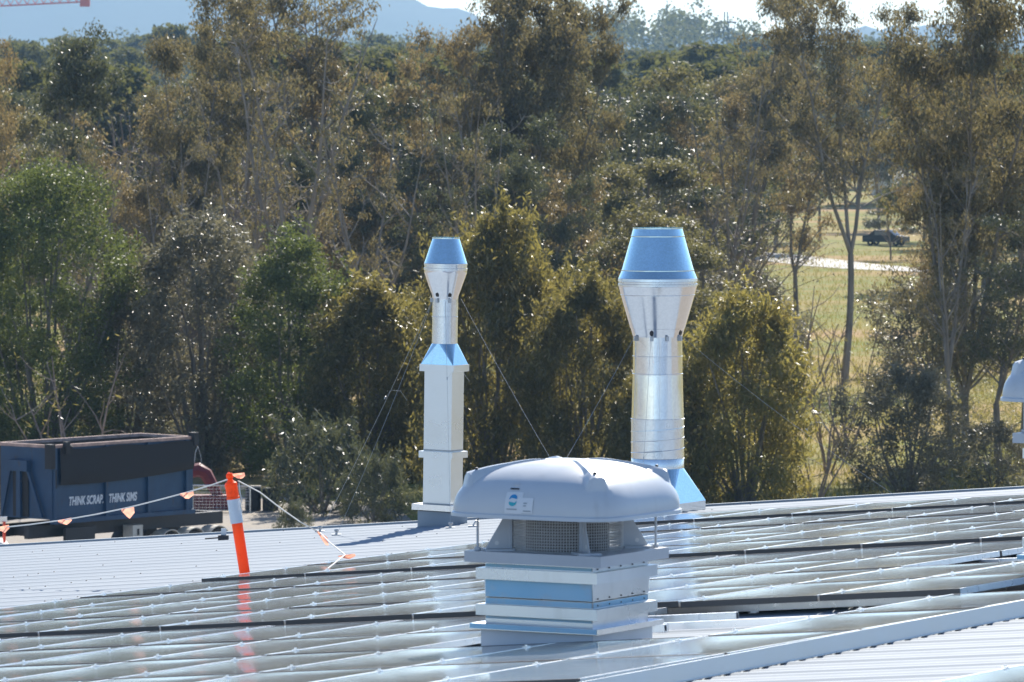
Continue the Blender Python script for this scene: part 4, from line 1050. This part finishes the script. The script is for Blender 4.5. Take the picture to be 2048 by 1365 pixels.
# --- tall gums of the second row
tree('gumA', 'gum_tree', 'tall gum with a bare forking trunk left of centre reaching out of the top', 603, 274, -75, 1.0, rot=.9)
tree('gumB', 'gum_tree', 'slender gum with a thin dark trunk left of the forking gum', 358, 267, 75, .9, rot=2.0)
tree('gumC', 'gum_tree', 'dark crowned gum above the left bright wattle', 150, 270, 105, 1.1, rot=4.0)
tree('gumD', 'gum_tree', 'brownish gum at the left edge of the photo', -15, 266, 90, .8, rot=1.0)
tree('gumG', 'gum_tree', 'many stemmed gum close left of the forking gum', 470, 280, -20, 1.0, rot=5.0)
tree('gumF', 'gum_tree', 'brown leaved gum just right of the forking gum', 735, 272, 75, 1.15, rot=.2)
tree('gumE', 'gum_tree', 'broad dense gum in the middle reaching out of the top', 1000, 278, -55, 1.0, rot=2.6)
tree('gumE', 'gum_tree', 'second dense gum close behind the right shoulder of the middle gum', 1085, 284, -10, .8, rot=.7)
tree('gumH', 'gum_tree', 'dark leafy gum under the crown of the dense middle gum', 960, 268, 190, 1.3, rot=5.1)
tree('gumD', 'gum_tree', 'reddish brown gum leaning on the dense middle gum', 880, 274, 60, .85, rot=3.3)
tree('gumF', 'gum_tree', 'low brownish gum right under the dense middle gum', 1190, 266, 325, 1.5, rot=1.4)
tree('gumH', 'gum_tree', 'dusky gum between the forking gum and the slim stack', 800, 262, 260, 1.2, rot=1.9)
tree('gumH', 'gum_tree', 'dark gum low behind the top of the slim stack', 1060, 260, 320, 1.1, rot=.4)
tree('gumB', 'gum_tree', 'tall gum with twin trunks above the wide stack', 1490, 335, -30, .95, rot=.6)
tree('gumF', 'gum_tree', 'leaning slim gum beside the twin trunked gum', 1425, 330, 150, 1.1, rot=2.6)
tree('gumG', 'gum_tree', 'gum with a leafy lower trunk standing before the sunlit field', 1690, 292, 0, .95, rot=3.6)
tree('gumF', 'gum_tree', 'thin brown topped gum between the two gums on the right', 1600, 345, 60, 1.0, rot=5.2)
tree('gumE', 'gum_tree', 'large shaggy gum with a pale trunk near the right edge', 1935, 232, -30, .95, rot=.2)
tree('gumB', 'gum_tree', 'gum at the extreme right edge of the photo', 2050, 240, -10, 1.0, rot=2.1)
tree('gumD', 'gum_tree', 'brown gum behind the shaggy right hand gum', 1895, 296, 110, .8, rot=2.9)
tree('gumH', 'gum_tree', 'dark gum low down at the right edge of the photo', 2000, 226, 420, 1.4, rot=.8)
tree('gumF', 'gum_tree', 'sparse brown gum above the left bright wattle', 240, 278, 170, 1.2, rot=3.0)
tree('gumC', 'gum_tree', 'dark compact gum behind the rounded wattle', 540, 262, 330, 1.2, rot=5.5)
tree('gumF', 'gum_tree', 'sparse gum behind the grey green bushy tree', 330, 260, 330, 1.2, rot=.9)
tree('gumF', 'gum_tree', 'sparse gum between the forking gum and the dusky gum', 690, 265, 360, 1.2, rot=4.4)
for x, D, y, wd, r_, lab in ((590, 250, -20, 1.0, .4, 'half bare forking gum with pale limbs in front of the tall forking gum'), (360, 246, 250, .8, 1.7, 'half bare gum with a straight dark trunk above the grey green bushy tree'), (495, 252, 120, .8, 2.9, 'half bare gum with thin fanned stems left of the forking gum'), (735, 246, 215, 1.0, 4.0, 'half bare gum with splayed stems above the dull drooping wattle'), (940, 250, 150, .8, 5.0, 'half bare gum in front of the dense middle gum'), (1465, 300, 120, .8, .9, 'half bare gum with bare stems right above the wide stack'), (1905, 224, 300, .7, 2.2, 'pale trunked half bare gum near the right edge'), (185, 246, 260, .8, 5.6, 'half bare gum behind the left bright wattle')):
    tree('gumBare', 'gum_tree', lab, x, D, y, wd, rot=r_)
# --- thickets and mid distance trees
for i, (x, D, y) in enumerate(((250, 300, 215), (330, 310, 225), (430, 290, 240), (520, 315, 215), (640, 300, 250), (720, 320, 215), (200, 320, 204), (560, 280, 300), (300, 270, 320), (450, 275, 330), (760, 290, 300), (1330, 300, 330), (1390, 290, 380))):
    tree('thicket', 'thicket', 'leafless grey brown thicket behind the tall gums', x, D, y + 30, 1.5, 'dry thickets behind the tall gums', 'thicket')
mids = [(1270, 330, 120, 'midC'), (1200, 350, 95, 'midC'), (1340, 360, 135, 'midA'), (1400, 380, 110, 'midC'), (1120, 340, 150, 'midA'), (700, 400, 130, 'midB'), (640, 420, 120, 'midA'), (90, 380, 130, 'midB'), (20, 360, 120, 'midC'), (180, 420, 118, 'midA'), (260, 430, 100, 'midB'), (340, 420, 110, 'midC'), (430, 440, 95, 'midA'), (530, 430, 110, 'midB'), (780, 380, 170, 'midA'), (1460, 400, 150, 'midA'), (1550, 520, 150, 'midB'), (1640, 560, 140, 'midA'), (1760, 600, 130, 'midC'), (1850, 560, 120, 'midB'), (1950, 540, 100, 'midA'), (2040, 520, 90, 'midB'), (1300, 300, 260, 'midB'), (1230, 290, 330, 'midA'), (1370, 310, 300, 'midC'), (1440, 330, 330, 'midB'), (1120, 290, 300, 'midC'), (1050, 300, 240, 'midA'), (-40, 350, 150, 'midA'), (870, 320, 200, 'midC'), (950, 330, 180, 'midA'), (1030, 350, 120, 'midC'), (600, 330, 210, 'midC'), (420, 350, 190, 'midA'), (150, 330, 210, 'midC'), (40, 320, 230, 'midA'), (1290, 262, 420, 'midA'), (1180, 265, 440, 'midC'), (1390, 270, 450, 'midB')]
for x, D, y, p in mids:
    tree(p, 'bushland_tree', {'midA': 'broad olive bushland tree in the middle distance behind the tall gums', 'midB': 'narrow olive bushland tree in the middle distance behind the tall gums', 'midC': 'dark green bushland tree in the middle distance behind the tall gums'}[p], x, D, y, trng.uniform(.95, 1.3), 'bushland trees in the middle distance')
tree('midC', 'dark_tree', 'dark conical tree standing by the parked car beyond the field', 1783, 500, 345, 1.25)
for x, D, y, wd, lab in ((1545, 300, 610, 1.0, 'olive scrub bush at the left edge of the sunlit field'), (1870, 300, 560, 1.4, 'scrub bush at the right edge of the sunlit field'), (1450, 290, 560, 1.4, 'scrub bush between the wide stack and the field')):
    tree('darkbush', 'bush', lab, x, D, y, wd, cat='bush')
for x, D, y, lab in ((1590, 260, 560, 'thin bare sapling at the near side of the field'), (1700, 235, 640, 'bare leaning sapling before the gum in the field'), (1655, 225, 720, 'bare sapling in the open right of the yellow green wattle')):
    tree('sapling', 'sapling', lab, x, D, y, 1.1, cat='sapling')
# --- distant wood
for i in range(150):
    D = 420 + 900 * (i / 150) ** 1.3; x = trng.uniform(-160, 2200)
    if 1500 < x < 1900 and D < 620: continue
    top = CZ + (171 - np.interp(x, (0, 300, 700, 1100, 1300, 1500, 2048), (74, 46, 66, 84, 82, 84, 76)) - trng.uniform(-22, 30)) * D / FPX
    z0 = max(0, (D - 800) * .006); yt = 171 - (min(top, z0 + 27) - CZ) * FPX / D
    p = trng.choice(('farA', 'farB'))
    tree(p, 'forest_tree', {'farA': 'hazy grey green tree with a broad crown in the distant wood', 'farB': 'hazy grey green tree with a tall narrow crown in the distant wood'}[p], x, D, yt, trng.uniform(1.0, 1.5), 'trees of the distant wood', z=-.3)
# far off forest on the hill: one mass
rg = np.random.default_rng(9); cc = []
hill = bpy.data.objects['wooded_hill'].data; hv = np.array([v.co[:] for v in hill.vertices])
for i in range(1500):
    D = rg.uniform(1350, 2150); x = rg.uniform(-300, 2400); P = at(x, 171, D)
    prof_ = np.interp(x, [-900, 700, 950, 1150, 1250, 1400, 1480, 1600, 1750, 2000, 2300], [171, 170, 140, 104, 94, 98, 122, 160, 165, 160, 150])
    zt = max(-.5, at(x, prof_, 2100).z) * np.interp((D - 2100) / 420, (-2, -1, -.6, -.3, 0, 1), (0, 0, .35, .72, 1, 0))
    h = rg.uniform(11, 20) * (1.25 if rg.random() < .12 else 1); k = 120; R = h * .3
    d = rg.normal(size=(k, 3)); d /= np.linalg.norm(d, axis=1, keepdims=True)
    cc.append(np.array([P.x, D, zt + h * .62]) + d * rg.uniform(.5, 1, (k, 1)) * [R, R, h * .38])
cc = np.concatenate(cc); n = len(cc); d = rg.normal(size=(n, 3)); d /= np.linalg.norm(d, axis=1, keepdims=True); q = np.cross(d, rg.normal(size=(n, 3))); q /= np.linalg.norm(q, axis=1, keepdims=True)
fm = leaf_mesh('forest', cc, d, q, rg.uniform(1.0, 2.0, n), rg.uniform(.7, 1.4, n)); fo = put('forest', fm, M['lf_far']); tag(fo, 'hazy forest covering the far off hill', 'forest', None, 'stuff')

# --- ground cover
n = 26000; rg = np.random.default_rng(12); D = 195 * np.exp(rg.uniform(0, 1.0, n)); X = (rg.uniform(1300, 2100, n) - 1024) / FPX * D
c = np.stack([X, D, rg.uniform(.02, .22, n)], 1); d = rg.normal(size=(n, 3)) * .35 + [0, 0, 1]; d /= np.linalg.norm(d, axis=1, keepdims=True); q = rg.normal(size=(n, 3)); q -= d * (q * d).sum(1, keepdims=True); q /= np.linalg.norm(q, axis=1, keepdims=True)
gmsh = leaf_mesh('grass', c, d, q, rg.uniform(.25, .6, n), rg.uniform(.03, .07, n)); go = put('grass', gmsh, M['grass']); tag(go, 'sunlit rough grass growing over the field', 'grass', None, 'stuff')
rg = np.random.default_rng(13); k = 900; D = rg.uniform(203, 300, k); xp = rg.uniform(-80, 2120, k); keep = ~((xp > 1500) & (xp < 1890)) & ~((D < 221) & (xp < 760)); D, xp = D[keep], xp[keep]
cl_ = np.stack([(xp - 1024) / FPX * D, D, rg.uniform(.1, 1.3, len(D))], 1)
um = leaves_from(rg, cl_, [.8] * len(cl_), 75, .22, .05, .2, 'undergrowth'); um.materials.append(M['lf_mid']); uo = put('undergrowth', um, None); tag(uo, 'scrubby undergrowth beneath the trees', 'undergrowth', None, 'stuff')

# --- beyond the field: parked car, crane, pylon, buildings
cpx = at(1772, 495, 545); car = thing('parked_car', 'dark parked car with a bright windscreen beyond the footpath', 'car', (cpx.x, 545, 0), rad(-25))
q = MB(); secs = [(-2.1, .35, .95), (-1.5, .35, 1.0), (-.9, .35, 1.5), (.5, .35, 1.5), (1.2, .35, 1.0), (2.1, .35, .85)]
q.add([(x, -.85, z) for x, z0, z in secs] + [(x, .85, z) for x, z0, z in secs] + [(2.1, -.85, .35), (-2.1, -.85, .35), (2.1, .85, .35), (-2.1, .85, .35)],
      [(0, 1, 2, 3, 4, 5, 12, 13), (15, 14, 11, 10, 9, 8, 7, 6)] + [(i, 6 + i, 7 + i, i + 1) for i in range(5)] + [(5, 11, 14, 12), (0, 13, 15, 6)])
q.build('body', M['dark_metal'], car)
q = MB(); q.box(-.85, .45, -.86, -.851, 1.02, 1.42); q.box(-.85, .45, .851, .86, 1.02, 1.42); q.add([(.52, -.7, 1.49), (.52, .7, 1.49), (1.17, .75, 1.04), (1.17, -.75, 1.04)], [(0, 1, 2, 3)]); q.add([(-.93, -.7, 1.49), (-1.48, -.75, 1.04), (-1.48, .75, 1.04), (-.93, .7, 1.49)], [(0, 1, 2, 3)])
q.build('window', M['glass'], car)
for x in (-1.3, 1.3):
    for y in (-.87, .7):
        wm = MB(); wm.lathe([(.12, 0), (.28, 0), (.32, .03), (.32, .14), (.28, .17), (.12, .17)], 16, M=Matrix.Translation((x, y, .32)) @ Matrix.Rotation(-PI / 2, 4, 'X')); wm.build('wheel', M['black'], car)
DC = 1750; c0 = at(-260, 171, DC); cr_ = thing('tower_crane', 'faint red crane jib far off at the top left corner', 'crane', (c0.x, DC, 0))
tq = MB(); W0 = c0.x; hz_ = at(0, 22, DC).z
for dx in (-1.2, 1.2):
    for dy in (-1.2, 1.2): tq.tube([(dx, dy, 0), (dx, dy, hz_ + 4)], .16, 4)
for i in range(14): tq.tube([(-1.2, -1.2, hz_ * i / 14), (1.2, -1.2, hz_ * (i + 1) / 14)], .1, 4)
tq.build('mast', M['redhot'], cr_)
j = MB(); p0 = at(-260, 26, DC); p1 = at(170, 4, DC); n_ = 26
for off in ((0, -.9, 0), (0, .9, 0), (0, 0, 2.2)):
    j.tube([p0 - Vector((W0, DC, 0)) + Vector(off), p1 - Vector((W0, DC, 0)) + Vector(off)], .28, 4)
for i in range(n_):
    a_ = p0.lerp(p1, i / n_) - Vector((W0, DC, 0)); b_ = p0.lerp(p1, (i + .5) / n_) - Vector((W0, DC, 0)); c_ = p0.lerp(p1, (i + 1) / n_) - Vector((W0, DC, 0))
    j.tube([a_ + Vector((0, -.9, 0)), b_ + Vector((0, 0, 2.2)), c_ + Vector((0, .9, 0))], .16, 4)
j.build('jib', M['redhot'], cr_); q = MB(); e_ = p1 - Vector((W0, DC, 0)); q.box(e_.x - 1.5, e_.x + 1.5, -.8, .8, e_.z - 1.5, e_.z + 2.6); q.build('jib_end', M['redhot'], cr_)
py_ = at(1452, 24, 2150); pl = thing('pylon', 'small lattice pylon on the hazy skyline', 'pylon', (py_.x, 2150, 0)); q = MB()
for dx in (-1, 1):
    for dy in (-1, 1): q.tube([(dx * 2.5, dy * 2.5, 0), (dx * .5, dy * .5, py_.z)], .3, 4)
q.build('tower', M['dark_metal'], pl); q = MB()
for k, wd in ((.9, 4), (.8, 5)): q.box(-wd, wd, -.3, .3, py_.z * k, py_.z * k + .6)
q.build('cross_arm', M['dark_metal'], pl)
for i, (x, y0, y1, wpx, D, lab) in enumerate(((1797, 240, 205, 30, 2350, 'small white building glimpsed between the right hand gums'), (1455, 318, 300, 34, 1150, 'white roofed shed glimpsed over the wide stack'), (1775, 385, 372, 60, 800, 'long pale shed beyond the dark conical tree'))):
    p0 = at(x, 171, D); wd = wpx / FPX * D; h0 = max(at(x, y0, D).z, 0); h1 = max(at(x, y1, D).z, h0 + 2.4)
    b = thing('building', lab, 'building', (p0.x, D, 0)); q = MB(); q.box(-wd / 2, wd / 2, -4, 4, 0, h1 - .6); q.build('wall', M['white'], b)
    q = MB(); q.add([(-wd / 2 - .3, -4.3, h1 - .6), (wd / 2 + .3, -4.3, h1 - .6), (wd / 2 + .3, 4.3, h1 - .6), (-wd / 2 - .3, 4.3, h1 - .6), (-wd / 2 - .3, 0, h1 + .6), (wd / 2 + .3, 0, h1 + .6)], [(0, 1, 5, 4), (2, 3, 4, 5), (0, 4, 3), (1, 2, 5)]); q.build('roof', M['roof'], b)
    if h1 > 4:
        for k in range(max(2, int(wd / 3))):
            xx = -wd / 2 + (k + .5) * wd / max(2, int(wd / 3)); q = MB(); q.box(xx - .6, xx + .6, -4.05, -4.002, h1 - 2.4, h1 - 1.2); q.build('window', M['dark_metal'], b)

# ------------------------------------------------------------------ air: one even box of haze round everything
hz = MB(); hz.box(-9050, 9050, -1550, 9600, -1.0, 275); ho = hz.build('haze', None); ho['kind'] = 'stuff'; ho['label'] = 'thin blue haze in the air over the whole place'
hm = bpy.data.materials.new('haze'); hm.use_nodes = True; nt = hm.node_tree; nt.nodes.remove(nt.nodes['Principled BSDF'])
pv_ = nt.nodes.new('ShaderNodeVolumePrincipled'); pv_.inputs['Color'].default_value = (0.40, 0.68, 1.0, 1); pv_.inputs['Density'].default_value = HAZE; pv_.inputs['Anisotropy'].default_value = 0.2
nt.links.new(pv_.outputs[0], nt.nodes['Material Output'].inputs['Volume']); ho.data.materials.append(hm)
